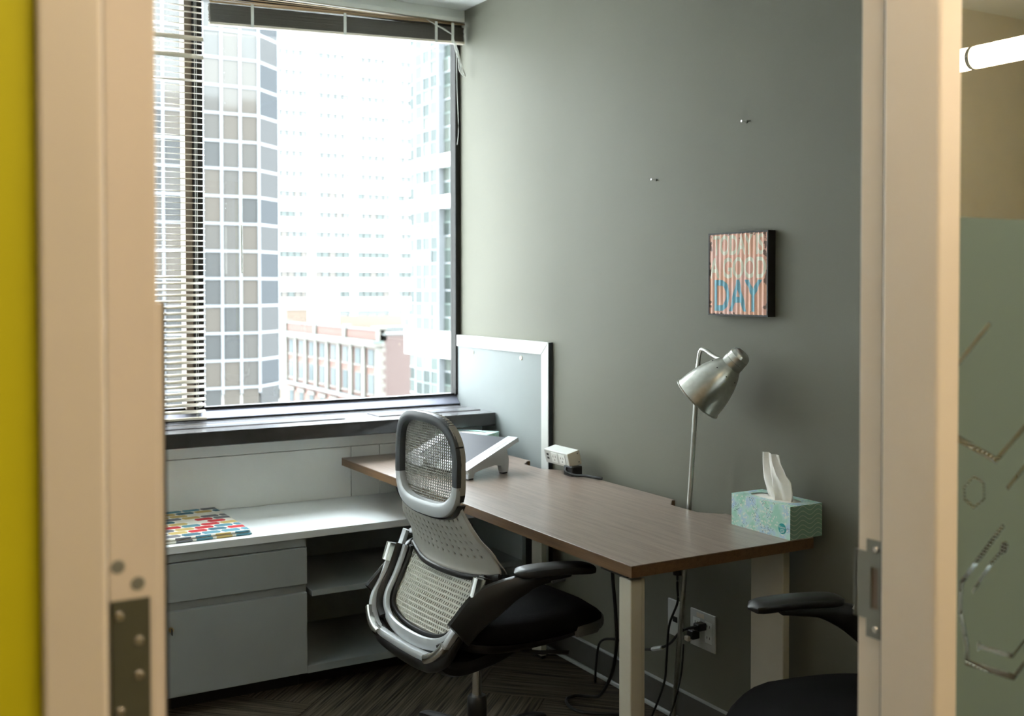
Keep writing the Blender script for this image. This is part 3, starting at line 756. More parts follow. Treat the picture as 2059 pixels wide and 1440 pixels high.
# ------------------------------------------------------------------ tissue boxes
def tissue_box(name, label, loc, rz, with_tissue):
    L, Wd, Hh = .232, .118, .090
    t = thing(name, label, 'tissue box', loc, rz, 'tissue boxes on the desk')
    # long axis = local y
    bm = bmesh.new()
    v = [bm.verts.new(p) for p in ((-Wd/2, -L/2, 0), (Wd/2, -L/2, 0), (Wd/2, L/2, 0), (-Wd/2, L/2, 0), (-Wd/2, -L/2, Hh), (Wd/2, -L/2, Hh), (Wd/2, L/2, Hh), (-Wd/2, L/2, Hh))]
    bm.faces.new([v[i] for i in (0, 3, 2, 1)])
    for q in ((3, 0, 4, 7), (1, 2, 6, 5)): bm.faces.new([v[i] for i in q])
    # top with an oval opening
    n = 24; ow, ol = .030, .085
    ring = [bm.verts.new((ow*math.copysign(abs(math.cos(a))**.6, math.cos(a)), ol*math.copysign(abs(math.sin(a))**.6, math.sin(a)), Hh)) for a in [2*PI*i/n+PI/n for i in range(n)]]
    corner = {0: v[6], 1: v[7], 2: v[4], 3: v[5]}
    for i in range(n):
        a, b = ring[i], ring[(i+1) % n]; qa = int(i/(n/4)) % 4; qb = int(((i+1) % n)/(n/4)) % 4
        if qa == qb: bm.faces.new((a, b, corner[qa]))
        else: bm.faces.new((a, b, corner[qb], corner[qa]))
    o = mk('carton', bm, M_dots, t)
    for y in (-L/2-.0003, L/2+.0003): mk('end_panel', B(-Wd/2, Wd/2, y-.0003, y+.0003, 0, Hh), M_wave, t)
    mk('inner_stack', B(-.045, .045, -L/2+.006, L/2-.006, .002, Hh-.003), M_tissue, t)
    if with_tissue:
        bm = bmesh.new(); nu, nv = 18, 22; G = []
        outl = [(0, -.022, .048), (.18, -.031, .052), (.38, -.037, .054), (.6, -.026, .060), (.85, .000, .062), (1., .008, .062)]
        for j in range(nv+1):
            tt = j/nv; z = Hh-.012+tt*.134
            # local +y is towards the window (left in the picture)
            ylo = interp([(0, -.058), (.2, -.064), (.45, -.062), (.62, -.040), (.85, -.020), (1., -.014)], tt)
            yhi = interp([(0, .032), (.2, .044), (.45, .053), (.7, .054), (1., .054)], tt)
            row = []
            for i in range(nu+1):
                s = i/nu; y = ylo+(yhi-ylo)*s
                x = .011*math.sin(s*9+tt*1.2)*(1-.45*tt)+.006*math.sin(s*21-tt*3)*(1-tt*.6)+.014*(s-.5)*tt
                row.append(bm.verts.new((x, y, z+.004*math.sin(s*7)*(tt > .95)*0)))
            G.append(row)
        for j in range(nv):
            for i in range(nu): bm.faces.new((G[j][i], G[j][i+1], G[j+1][i+1], G[j+1][i]))
        ob = mk('tissue', bm, M_tissue, t, True); s_ = ob.modifiers.new('thick', 'SOLIDIFY'); s_.thickness = .0006
        # round printed logo on the long side facing the room
        bm = bmesh.new(); cyl(bm, (-Wd/2, -.087, .026), (-Wd/2-.0004, -.087, .026), .0145, n=32)
        lg = mk('logo', bm, M_teal, t)
        tb = text_bm('Kleenex', .0095, .78); bmesh.ops.transform(tb, matrix=Matrix.Translation((-Wd/2-.0006, -.087, .0300)) @ Matrix(((0, 0, -1), (-1, 0, 0), (0, 1, 0))).to_4x4(), verts=tb.verts)
        mk('logo_lettering', tb, M_wprint, lg)
        bm = bmesh.new()
        for z, hw in ((.0235, .0085), (.0195, .0085), (.0160, .0065)): box(bm, -Wd/2-.0007, -Wd/2-.0004, -.087-hw, -.087+hw, z-.0006, z+.0006)
        mk('logo_lines', bm, M_wprint, lg)
    return t
tissue_box('tissue_box', 'dotted pale green tissue box with tissue pulled out at desk corner', (-.086, -2.098, ZT), 0, True)
tissue_box('tissue_box', 'tissue box with teal print behind the laptop riser', (-.193, -.439, ZT), math.radians(35.3), False)

# ------------------------------------------------------------------ power module
pm = thing('power_module', 'white desktop power module with sockets on a black clamp', 'power outlet', (-.095, -1.03, ZT))
A_ = math.radians(-14)
T = Matrix.Translation((0, .025, .060)) @ Matrix.Rotation(A_, 4, 'Y')
mk('housing', box(bmesh.new(), -.026, .026, -.080, .080, -.026, .026, .002, 2, T), M_plate, pm)
mk('end_cap', box(bmesh.new(), -.026, .026, -.0815, -.080, -.026, .026, .0005, 2, T), M_slat, pm)
for (y, z, sy, sz) in ((.058, .008, .007, .004), (.058, -.006, .007, .004)):
    mk('usb_port', box(bmesh.new(), -.0268, -.0258, y-sy, y+sy, z-sz, z+sz, 0, 1, T), M_black, pm)
for y in (.012, -.040):
    fc = mk('socket_face', box(bmesh.new(), -.0275, -.0258, y-.020, y+.020, -.018, .018, .0004, 2, T), M_white, pm)
    for dy, dz, sy, sz in ((.008, .005, .001, .004), (-.008, .005, .001, .004), (0, -.008, .002, .002)):
        mk('socket_slot', box(bmesh.new(), -.0281, -.0274, y+dy-sy, y+dy+sy, dz-sz, dz+sz, 0, 1, T), M_black, fc)
for z in (.016, -.016):
    mk('cap_screw', box(bmesh.new(), .014, .018, -.0822, -.0812, z-.002, z+.002, 0, 1, T), M_black, pm)
mk('clamp_block', B(-.024, .022, -.075, -.020, 0, .036, .004), M_black, pm)
bm = bmesh.new(); sweep(bm, smooth_path([(-.028, -.045, .03), (-.034, -.055, .016), (-.02, -.085, .008), (.0, -.12, .009), (.016, -.16, .0075), (.028, -.18, .006), (.032, -.186, .006)]), .005, n=10); mk('power_cord', bm, M_cable, pm, True)

# ------------------------------------------------------------------ wall picture
px = thing('sign', 'small corrugated sign lettered TODAY IS A GOOD DAY on grey wall', 'sign', (-.016, -1.873, 1.454))
HWd, HHt = .131, .126
bm = bmesh.new()
for (y0, y1, z0, z1) in ((-HWd, HWd, HHt-.005, HHt), (-HWd, HWd, -HHt, -HHt+.005), (-HWd, -HWd+.005, -HHt+.005, HHt-.005), (HWd-.005, HWd, -HHt+.005, HHt-.005)):
    box(bm, -.015, .014, y0, y1, z0, z1)
mk('frame', bm, M_picb, px)
NR = 14
def corr(y): return -.0135-.0017*math.cos((y/HWd)*NR*PI)
bm = bmesh.new(); nn = NR*8; prev = None
yy = HWd-.004; zz = HHt-.004
rowa = []
for i in range(nn+1):
    y = -yy+2*yy*i/nn
    rowa.append([bm.verts.new((corr(y), y, -zz)), bm.verts.new((corr(y), y, zz)), bm.verts.new((.0, y, -zz)), bm.verts.new((.0, y, zz))])
for a, b in zip(rowa, rowa[1:]):
    bm.faces.new((a[0], b[0], b[1], a[1])); bm.faces.new((a[2], a[3], b[3], b[2])); bm.faces.new((a[0], a[2], b[2], b[0])); bm.faces.new((a[1], b[1], b[3], a[3]))
mk('corrugated_sheet', bm, M_peach, px, True)
def sign_text(s, size, xs, y, z, m):
    tb = text_bm(s, size, xs, .022)
    w_ = max(v.co.x for v in tb.verts)
    k = -HWd
    nb = NR*8
    for i in range(nb+1):
        yv = -yy+2*yy*i/nn
        bmesh.ops.bisect_plane(tb, geom=tb.verts[:]+tb.edges[:]+tb.faces[:], plane_co=(-(yv-y), 0, 0), plane_no=(1, 0, 0))
    for v in tb.verts:
        Y = y-v.co.x; v.co = Vector((corr(Y)-.0006, Y, z+v.co.y))
    bmesh.ops.recalc_face_normals(tb, faces=tb.faces)
    mk('lettering', tb, m, px)
sign_text('TODAY IS', .083, .60, -.002, .084, M_let1)
sign_text('A GOOD', .086, .70, 0, .015, M_let1)
sign_text('DAY', .130, .80, .005, -.070, M_let2)

# nails left in the wall
for (y, z), lab in zip(((-1.439, 1.773), (-1.879, 1.909)), ('small metal wall hook, lower and nearer the window', 'small metal wall hook high on the wall above the sign')):
    nl = thing('wall_hook', lab, 'hook', (0, y, z), group='hooks left in the grey wall')
    bm = bmesh.new(); cyl(bm, (-.0002, 0, 0), (-.003, 0, 0), .0045, .004, 14); mk('base_plate', bm, M_hinge, nl, True)
    bm = bmesh.new(); cyl(bm, (-.003, 0, 0), (-.020, 0, .001), .0018, n=8); cyl(bm, (-.019, 0, .001), (-.022, 0, .001), .0034, .003, n=12); mk('pin', bm, M_chrome, nl, True)

# ------------------------------------------------------------------ lamp
lp = thing('floor_lamp', 'brushed metal reading lamp with bell shade behind the desk', 'lamp', (-.125, -1.665, 0))
bm = bmesh.new(); lathe(bm, [(0, .085), (.012, .085), (.018, .08), (.024, .02), (.03, .011)], (.02, 0, 0), (0, 0, 1), 36, True, True); mk('base', bm, M_alu, lp, True)
LT = Vector((.031, -.106, 1.18))
d_ax = Vector((.085, -.109, .143))
# rim centre on the line of sight chosen so that the shade hangs in front of the pole
rim = Vector((-.035, -.181, 1.083))
nk = rim + d_ax*.70
bm = bmesh.new(); sweep(bm, smooth_path([(.02, 0, .02), (.028, -.055, .6), LT]), .0075, n=14); mk('pole', bm, M_alu, lp, True)
LO = Vector((.125, 1.665, 0))
pth = smooth_path([LT, *[Vector(q)+LO for q in ((-.094, -1.775, 1.206), (-.095, -1.786, 1.2245), (-.095, -1.806, 1.223), (-.095, -1.832, 1.212), (-.096, -1.863, 1.203), (-.098, -1.894, 1.199), (-.099, -1.915, 1.196))]])
pth0 = smooth_path([LT, LT+Vector((.002, -.006, .025)), LT+Vector((.006, -.016, .040)), LT+Vector((.012, -.04, .032)), (LT+nk)/2+Vector((0, 0, .006)), nk+Vector((.0, .0, .02)), nk+d_ax*.06])
bm = bmesh.new(); sweep(bm, pth, .0062, n=12); mk('arm', bm, M_alu, lp, True)
Lx = d_ax.length
bm = bmesh.new()
out = [(0, .0800), (.002, .0795), (.004, .0765), (.032, .0735), (.06, .0685), (.088, .0610), (.110, .0525), (.127, .0445), (.142, .0345)]
inn = [(t, r-.0012) for t, r in out[::-1]]
lathe(bm, out+inn[:-1]+[(0, .0785)], rim, d_ax, 48, False, False)
shd = mk('shade', bm, M_alu, lp, True)
bm = bmesh.new(); lathe(bm, [(.140, .0340), (.142, .0330), (.160, .0330), (.161, .0318), (.178, .0315), (.179, .0305), (.186, .029), (.192, .025), (.197, .017), (.199, .006)], rim, d_ax, 40, True, True); mk('socket_cap', bm, M_alu, lp, True)
a_ = d_ax.normalized().orthogonal().normalized(); b_x = d_ax.normalized().cross(a_)
for k in range(8):
    an = k*PI/4+.2; ro = a_*math.cos(an)+b_x*math.sin(an); pc = rim+d_ax.normalized()*.118+ro*.0486
    nrm = (ro*.75+d_ax.normalized()*.5).normalized(); bm = bmesh.new(); cyl(bm, pc-nrm*.002, pc+nrm*.0009, .0019, n=10); mk('vent_hole', bm, M_rub, shd)
bm = bmesh.new(); lathe(bm, [(0, .004), (.02, .02), (.045, .024), (.06, .018), (.075, .013), (.095, .013)], rim+d_ax.normalized()*.030, d_ax, 20, True, True); mk('bulb', bm, M_wprint, lp, True)

# ------------------------------------------------------------------ outlets, plugs and cords
def plate(label, y0, y1, z0, z1):
    t = thing('outlet_plate', label, 'outlet', (0, (y0+y1)/2, (z0+z1)/2)); hy, hz = (y1-y0)/2, (z1-z0)/2
    mk('cover', B(-.0065, -.0002, -hy, hy, -hz, hz, .002), M_plate, t); return t
o1 = plate('narrow white data outlet plate on wall, nearer the window', -1.590, -1.514, .268, .386)
mk('data_port', B(-.0085, -.006, -.012, .010, -.012, .006, .0005), M_black, o1)
o2 = plate('wide white power outlet plate with two black plugs', -1.750, -1.630, .266, .384)
for y in (.028, -.030):
    s_ = mk('receptacle', B(-.0078, -.006, y-.017, y+.017, -.034, .034, .0006), M_white, o2)
    for z in (.018, -.018):
        for dy in (-.006, .006): mk('socket_slot', B(-.0082, -.0076, y+dy-.001, y+dy+.001, z-.002, z+.006), M_black, s_)
mk('paper_tag', B(-.0072, -.0064, -.008, .028, .038, .052), M_slat, o2)
cd = thing('power_plug', 'black plug and cord in the upper socket of the wide outlet', 'plug', (-.008, -1.700, .343))
mk('plug_body', B(-.034, 0, -.014, .014, -.012, .012, .004), M_black, cd)
bm = bmesh.new(); sweep(bm, smooth_path([(-.03, 0, 0), (-.055, .006, .0), (-.07, .035, -.02), (-.075, .07, -.06), (-.08, .105, -.085), (-.085, .14, -.10), (-.09, .20, -.118), (-.09, .28, -.128), (-.09, .36, -.13), (-.08, .46, -.17), (-.07, .5, -.26), (-.06, .52, -.335)]), .0042, n=8); mk('cord', bm, M_cable, cd, True)
bm = bmesh.new(); sweep(bm, [(-.0805, .108, -.087), (-.0855, .152, -.104)], .010, .007, n=8); mk('cord_tag', bm, M_wprint, cd)
cd2 = thing('power_plug', 'squat black plug in the lower socket of the wide outlet', 'plug', (-.008, -1.664, .310))
mk('plug_body', B(-.030, 0, -.016, .014, -.014, .014, .003), M_black, cd2)
mk('plug_tail', B(-.042, -.030, -.008, .012, -.020, -.004, .003), M_slat, cd2)
c3 = thing('lamp_cord', 'thin black cord hanging from the desk underside past the outlets', 'cord', (-.3, -1.9, 0))
bm = bmesh.new(); sweep(bm, smooth_path([(-.2, -1.805, .690), (-.2, -1.805, .555)]), .010, .013, n=10); mk('adapter', bm, M_cable, c3, True, world=True)
bm = bmesh.new(); sweep(bm, smooth_path([(-.2, -1.805, .57), (-.2, -1.805, .52), (-.2, -1.806, .472), (-.2, -1.766, .389), (-.2, -1.754, .279), (-.2, -1.742, .207), (-.2, -1.69, .10), (-.21, -1.66, .03), (-.26, -1.66, .005), (-.33, -1.70, .004)], 8), .0035, n=8); mk('cord', bm, M_cable, c3, True, world=True)
c4 = thing('cable', 'thick black cable looping from the desk down onto the carpet', 'cable', (-.45, -1.75, 0))
bm = bmesh.new(); sweep(bm, smooth_path([(-.42, -1.775, .702), (-.42, -1.782, .58), (-.42, -1.798, .47), (-.415, -1.796, .38), (-.385, -1.73, .27), (-.30, -1.55, .13), (-.20, -1.34, .035), (-.19, -1.25, .007), (-.235, -1.253, .0055), (-.264, -1.313, .0055), (-.249, -1.381, .0055), (-.133, -1.472, .0055), (-.10, -1.50, .0055)], 8), .0052, n=8); mk('cord', bm, M_cable, c4, True, world=True)
c5 = thing('lamp_cord', 'thin black lamp cord running down beside the lamp pole to the floor', 'cord', (-.12, -1.70, 0))
bm = bmesh.new(); sweep(bm, smooth_path([(-.095, -1.705, .30), (-.11, -1.71, .20), (-.14, -1.70, .09), (-.19, -1.69, .012), (-.30, -1.73, .006), (-.40, -1.79, .004)], 8), .0028, n=8); mk('cord', bm, M_cable, c5, True, world=True)

# ------------------------------------------------------------------ office chair
def make_chair(label, loc, rz):
    t = thing('office_chair', label, 'chair', loc, rz, 'mesh back office chairs')
    XC = [(.39, -.165), (.41, -.185), (.44, -.205), (.50, -.187), (.576, -.14), (.64, -.104), (.70, -.122), (.773, -.155), (.83, -.170), (.90, -.173), (.97, -.172), (1.064, -.176)]
    def X(y, z, k=.45): return interp(XC, z) + k*y*y
    # upper ring
    def ring_pt(a, off=0., dx=0.):
        c, s = math.cos(a), math.sin(a); e = .62
        y = (.160+off)*math.copysign(abs(c)**e, c); z = .932+(.126+off)*math.copysign(abs(s)**e, s)
        y *= 1+(-.10 if s > 0 else .05)*abs(s)*0.8
        return Vector((X(y, z)+dx, y, z))
    def arc(a0, a1, n, off=0., dx=0.): return [ring_pt(a0+(a1-a0)*i/n, off, dx) for i in range(n+1)]
    bm = bmesh.new(); sweep(bm, arc(math.radians(-12), math.radians(192), 46), .015, .013, 10, (1, 0, 0), power=3); mk('back_ring', bm, M_charc, t, True)
    n = 26; bm = bmesh.new(); P = arc(math.radians(-168), math.radians(-12), n)
    sweep(bm, P, [.014+.008*math.sin(PI*i/n) for i in range(n+1)], [.013+.004*math.sin(PI*i/n) for i in range(n+1)], 10, (1, 0, 0), power=3); mk('ring_bow', bm, M_silver, t, True)
    bm = bmesh.new(); P = arc(math.radians(-150), math.radians(-30), n, .024, .001); sweep(bm, P, .0035, .014, 8, (1, 0, 0)); mk('bow_seam', bm, M_black, t, True)
    # rim strips seen around the outside of the ring
    for a0, a1, m in ((200, 160, M_taupe), (20, -8, M_taupe), (160, 135, M_taupe), (45, 20, M_taupe), (-8, -30, M_black), (210, 200, M_black)):
        bm = bmesh.new(); P = arc(math.radians(a0), math.radians(a1), 10, .010, .006); sweep(bm, P, .0045, .013, 8, (1, 0, 0), power=3); mk('rim_strip', bm, m, t, True)
    for i in range(17):
        a = math.radians(48+i*5.2); bm = bmesh.new(); P = [ring_pt(a, .010, .006), ring_pt(a+math.radians(2.6), .010, .006)]
        sweep(bm, P, .0042, .0125, 8, (1, 0, 0), power=3); mk('net_loop', bm, M_taupe, t)
    for sg_ in (1, -1):
        for i in range(9):
            z = .99-i*.014; bm = bmesh.new(); y = sg_*.1685
            box(bm, X(.16, z)-.010, X(.16, z)+.014, min(y, y-sg_*.010), max(y, y-sg_*.010), z-.0022, z+.0022); mk('net_rib', bm, M_black if sg_ < 0 else M_netg, t)
    # nets
    def net(y0, y1, z0, z1, cy_, cz_, inside, dx, k=.45):
        bm = bmesh.new(); V = {}
        ny = int((y1-y0)/cy_); nz = int((z1-z0)/cz_)
        def vert(i, j):
            if (i, j) not in V:
                y = y0+i*cy_; z = z0+j*cz_; V[(i, j)] = bm.verts.new((X(y, z, k)+dx, y, z))
            return V[(i, j)]
        for i in range(ny):
            for j in range(nz):
                if inside(y0+(i+.5)*cy_, z0+(j+.5)*cz_): bm.faces.new((vert(i, j), vert(i+1, j), vert(i+1, j+1), vert(i, j+1)))
        return bm
    def in_ring(y, z):
        return (abs(y)/.158)**3.2+(abs(z-.932)/.124)**3.2 < 1
    ob = mk('upper_net', net(-.16, .16, .80, 1.062, .0092, .0075, in_ring, .012), M_netg, t)
    md = ob.modifiers.new('net', 'WIREFRAME'); md.thickness = .0036; md.use_replace = True
    # lumbar band with perforations
    def hb(z): return interp([(.63, .232), (.66, .240), (.70, .226), (.75, .200), (.80, .176), (.83, .165)], z)
    bm = bmesh.new(); nu, nv = 64, 27; G = []
    def zlow(s): return .634+.020*abs(s)**4
    def zup(s): return .805+.030*abs(s)**2.5
    def band_pt(s, v):
        z = zlow(s)+(zup(s)-zlow(s))*v
        y = s*hb(z); kk = .45+.55*max(0, (.74-z)/.1)
        return Vector((X(y, z, .45)+max(0, kk-.45)*y*y*.8, y, z))
    def band_pt2(s, v): return band_pt(s, v)+Vector((-.016*max(0, 1-v/.3)**2, 0, 0))
    for j in range(nv+1): G.append([bm.verts.new(band_pt2(-1+2*i/nu, j/nv)) for i in range(nu+1)])
    for j in range(nv):
        for i in range(nu):
            if i % 4 == 2 and j % 3 == 1 and 4 < j < 23 and 4 <= i <= nu-4: continue
            bm.faces.new((G[j][i], G[j][i+1], G[j+1][i+1], G[j+1][i]))
    ob = mk('lumbar_band', bm, M_taupe, t, True); md = ob.modifiers.new('thick', 'SOLIDIFY'); md.thickness = .0035
    bm = bmesh.new(); P = [band_pt2(-1+2*i/30, 0)+Vector((-.002, 0, -.006)) for i in range(31)]; sweep(bm, P, .009, .006, 8, (1, 0, 0)); mk('lumbar_edge', bm, M_black, t, True)
    for sg_ in (1, -1):
        bm = bmesh.new(); rows = []
        for j in range(15):
            p = band_pt(sg_, j/14); f_ = .010*math.sin(PI*min(1, (1-j/14)*.8+.15))+.004
            rows.append([bm.verts.new(p), bm.verts.new(p+Vector((f_*.6, sg_*.004, 0))), bm.verts.new(p+Vector((f_, -sg_*.006, 0)))])
        for a, b in zip(rows, rows[1:]):
            for q in (0, 1): bm.faces.new((a[q], a[q+1], b[q+1], b[q]))
        ob = mk('side_wing', bm, M_taupe, t, True); md = ob.modifiers.new('thick', 'SOLIDIFY'); md.thickness = .004
    # lower net
    def in_low(y, z):
        return z > .445 and (abs(y)/interp([(.44, .12), (.47, .165), (.52, .188), (.58, .203), (.65, .215)], z)) < 1 and z < .636
    ob = mk('lower_net', net(-.22, .22, .44, .65, .0110, .0115, in_low, .010, .12), M_net, t)
    md = ob.modifiers.new('net', 'WIREFRAME'); md.thickness = .0062; md.use_replace = True
    # bows round the lower net
    def low(yw, zb_, dx, zt=.65, kx=.0):
        pts = []
        for f_, g_ in ((1., 1.), (1.0, .78), (.98, .56), (.93, .36), (.82, .18), (.62, .06), (.32, .0), (0, -.015)):
            y = yw*f_; z = zb_+(zt-zb_)*g_; pts.append(Vector((X(y, z, kx)+dx, y, z)))
        q = pts+[Vector((p.x, -p.y, p.z)) for p in pts[-2::-1]]
        return smooth_path(q, 4)
    bm = bmesh.new(); P = low(.212, .452, -.010); n_ = len(P); sweep(bm, P, [.008+.010*math.sin(PI*i/(n_-1))**2 for i in range(n_)], .008, 10, (1, 0, 0), power=3); mk('inner_bow', bm, M_silver, t, True)
    bm = bmesh.new(); P = low(.200, .468, .004); sweep(bm, P, .008, .006, 8, (1, 0, 0), power=3); mk('net_edge', bm, M_black, t, True)
    for sg_ in (1, -1):
        PP = low(.222, .452, -.012); PP = PP if sg_ > 0 else PP[::-1]; seg = [p+Vector((0, sg_*.008, 0)) for p in PP[:int(len(PP)*.36)]]
        bm = bmesh.new(); sweep(bm, seg, .007, .020, 10, (1, 0, 0), power=3); mk('bow_cover', bm, M_black, t, True)
    bm = bmesh.new(); P = low(.238, .425, -.032, .655); n_ = len(P); sweep(bm, P, [.006+.006*math.sin(PI*i/(n_-1)) for i in range(n_)], .012, 10, (1, 0, 0), power=3); mk('outer_bow', bm, M_silver, t, True)
    k0 = int(n_*.30); k1 = int(n_*.70)
    bm = bmesh.new(); Q = [p+Vector((.012, 0, -.022)) for p in P[int(n_*.18):int(n_*.82)+1]]; nq = len(Q)
    sweep(bm, Q, [.006+.018*math.sin(PI*i/(nq-1)) for i in range(nq)], [.010+.012*math.sin(PI*i/(nq-1)) for i in range(nq)], 12, (1, 0, 0), power=3); mk('bow_shell', bm, M_black, t, True)
    for sg_ in (1, -1):
        PP = P if sg_ > 0 else P[::-1]
        for a0, a1 in ((.0, .07), (.25, .36)):
            seg = [p+Vector((-.004, sg_*.004, 0)) for p in PP[int(n_*a0):int(n_*a1)+2]]
            bm = bmesh.new(); sweep(bm, seg, .0125, .017, 10, (1, 0, 0), power=4); mk('chrome_cap', bm, M_chrome, t, True)
    # adjuster lever on the sitter's left
    bm = bmesh.new(); sweep(bm, [(X(.22, .68)-.005, .238, .690), (X(.22, .64)-.030, .243, .650), (X(.22, .6)-.030, .246, .615)], .012, .007, 8, (1, 0, 0), power=4); mk('adjuster', bm, M_silver, t, True)
    # arms
    for sg_ in (1, -1):
        bm = bmesh.new(); P = smooth_path([(-.212, sg_*.246, .520), (-.15, sg_*.250, .575), (-.08, sg_*.274, .618), (-.02, sg_*.291, .638), (.06, sg_*.297, .646), (.10, sg_*.30, .647)], 5); n_ = len(P)
        sweep(bm, P, [.012+.008*i/(n_-1) for i in range(n_)], [(.62 if sg_ > 0 and i < n_*.55 else 1)*interp([(0, .046), (.25, .048), (.5, .030), (.7, .015), (1, .009)], i/(n_-1)) for i in range(n_)], 12, (0, 0, 1), power=2.6); mk('arm_support', bm, M_black, t, True)
        bm = bmesh.new(); ax, ay, bx, by = -.062, .283, .176, .322
        L = 18; P = []; W_ = []; H_ = []
        for i in range(L+1):
            u = i/L; P.append(Vector((ax+(bx-ax)*u, sg_*(ay+(by-ay)*u), .664-.010*u*u+.004*math.sin(PI*u))))
            e = min(1., math.sqrt(max(0., 1-(2*u-1)**8))); W_.append(max(.004, .036*e*(1+.12*u))); H_.append(max(.003, .014*e))
        sweep(bm, P, W_, H_, 14, (0, 0, 1), power=3); mk('arm_pad', bm, M_black, t, True)
        mk('arm_button', B(.03, .075, min(sg_*.318, sg_*.326), max(sg_*.318, sg_*.326), .634, .641, .002), M_charc, t)
    # seat
    def layer(bm, z, x0, x1, hw, n=40, p=3.0, drop=0.):
        cx_ = (x0+x1)/2; hx = (x1-x0)/2; r = []
        for i in range(n):
            a = 2*PI*i/n; c, s = math.cos(a), math.sin(a)
            x = cx_+hx*math.copysign(abs(c)**(2/p), c); y = hw*math.copysign(abs(s)**(2/p), s)
            if x > .12: y *= 1-.10*((x-.12)/.2)**2
            zz = z-drop*max(0, (x-.16)/.16)**2
            r.append(bm.verts.new((x, y, zz)))
        return r
    def loft(bm, rings):
        for A, Q in zip(rings, rings[1:]):
            n = len(A)
            for i in range(n): bm.faces.new((A[i], A[(i+1) % n], Q[(i+1) % n], Q[i]))
        bm.faces.new(rings[0][::-1]); bm.faces.new(rings[-1]); return bm
    bm = bmesh.new(); R = [layer(bm, z, x0, x1, hw, drop=dp) for z, x0, x1, hw, dp in ((.452, -.130, .340, .226, .01), (.460, -.143, .358, .242, .015), (.478, -.150, .368, .250, .02), (.496, -.147, .366, .248, .028), (.510, -.138, .350, .236, .032), (.520, -.118, .31, .205, .03), (.525, -.10, .24, .15, .02), (.527, -.04, .15, .07, 0))]
    loft(bm, R); mk('seat_cushion', bm, M_blackf, t, True)
    bm = bmesh.new(); R = [layer(bm, z, x0, x1, hw) for z, x0, x1, hw in ((.408, -.10, .18, .13), (.420, -.12, .25, .19), (.440, -.135, .325, .226), (.452, -.138, .340, .232))]
    loft(bm, R); mk('seat_pan', bm, M_silver if False else M_black, t, True)
    bm = bmesh.new(); P = []
    for i in range(25):
        a = math.radians(-78+156*i/24); P.append(Vector((.075+.289*math.copysign(abs(math.cos(a))**.66, math.cos(a)), .243*math.copysign(abs(math.sin(a))**.66, math.sin(a))*(1-.05*(math.cos(a) > .6)), .462-.02*math.cos(a))))
    sweep(bm, P, .008, .016, 10, (0, 0, 1), power=2.5); mk('seat_lip', bm, mat('grey_shell', srgb(112, 114, 112), .5), t, True)
    bm = bmesh.new(); P = smooth_path([(-.19, 0, .425), (-.16, 0, .385), (-.08, 0, .362), (.02, 0, .362), (.10, 0, .385)], 5); n_ = len(P)
    sweep(bm, P, [interp([(0, .14), (.35, .11), (.7, .065), (1, .06)], i/(n_-1)) for i in range(n_)], [interp([(0, .022), (.4, .032), (1, .028)], i/(n_-1)) for i in range(n_)], 14, (0, 0, 1), power=3); mk('tilt_mechanism', bm, M_black, t, True)
    bm = bmesh.new(); sweep(bm, smooth_path([(.06, -.05, .385), (.09, -.16, .395), (.12, -.215, .405)]), .006, n=8); sweep(bm, [(.11, -.20, .403), (.15, -.24, .405)], .012, .005, n=8); mk('tilt_lever', bm, M_black, t, True)
    bm = bmesh.new(); cyl(bm, (0, 0, .22), (0, 0, .345), .014, n=20); mk('gas_piston', bm, M_chrome, t, True)
    bm = bmesh.new(); lathe(bm, [(0, .030), (.13, .028), (.152, .028), (.158, .024), (.158, .015)], (0, 0, .085), (0, 0, 1), 24, True, True); mk('column_sleeve', bm, M_black, t, True)
    for i in range(5):
        a = math.radians(18+72*i); c, s = math.cos(a), math.sin(a)
        bm = bmesh.new(); P = smooth_path([(.02*c, .02*s, .118), (.14*c, .14*s, .112), (.27*c, .27*s, .092), (.315*c, .315*s, .082)], 4); n_ = len(P)
        sweep(bm, P, [.030-.014*i/(n_-1) for i in range(n_)], [.022-.010*i/(n_-1) for i in range(n_)], 10, (0, 0, 1), power=3); lg = mk('base_leg', bm, M_black, t, True)
        bm = bmesh.new(); px_, py_ = .31*c, .31*s
        for dd in (-.014, .014): cyl(bm, (px_-s*(dd-.008), py_+c*(dd-.008), .030), (px_-s*(dd+.008), py_+c*(dd+.008), .030), .030, n=20)
        cyl(bm, (px_, py_, .03), (px_, py_, .082), .008, n=10)
        mk('caster', bm, M_black, lg, True)
    return t
ch = make_chair('black office chair with pale mesh back pushed up to the walnut desk', (-.780, -1.620, 0), math.radians(4))
dup_tree(ch, (-.372, -2.768, 0), math.radians(168), 'black office chair half hidden behind the door frame on the right')

# ------------------------------------------------------------------ city outside
M_conc = mat('white_concrete', srgb(190, 190, 187), .8, scale=.5)
M_mull = mat('white_mullion', srgb(98, 101, 104), .5, scale=1)
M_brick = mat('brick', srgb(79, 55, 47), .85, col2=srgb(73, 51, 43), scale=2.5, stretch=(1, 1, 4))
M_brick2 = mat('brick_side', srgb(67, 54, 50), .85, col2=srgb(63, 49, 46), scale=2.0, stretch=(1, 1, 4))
M_stone = mat('cream_stone', srgb(84, 81, 75), .8, scale=1)
M_copper = mat('green_copper', srgb(63, 75, 70), .6, scale=1)
M_roof = mat('pale_roof', srgb(236, 236, 234), .9, scale=.4)
M_greyp = mat('grey_cladding', srgb(70, 73, 72), .7, scale=.5)
M_tan = mat('tan_brick', srgb(86, 75, 65), .85, scale=1.5)
M_street = mat('asphalt', srgb(200, 200, 198), .9, scale=.2)
M_own = mat('brown_facade', srgb(92, 78, 66), .8, col2=srgb(72, 62, 54), scale=.25)
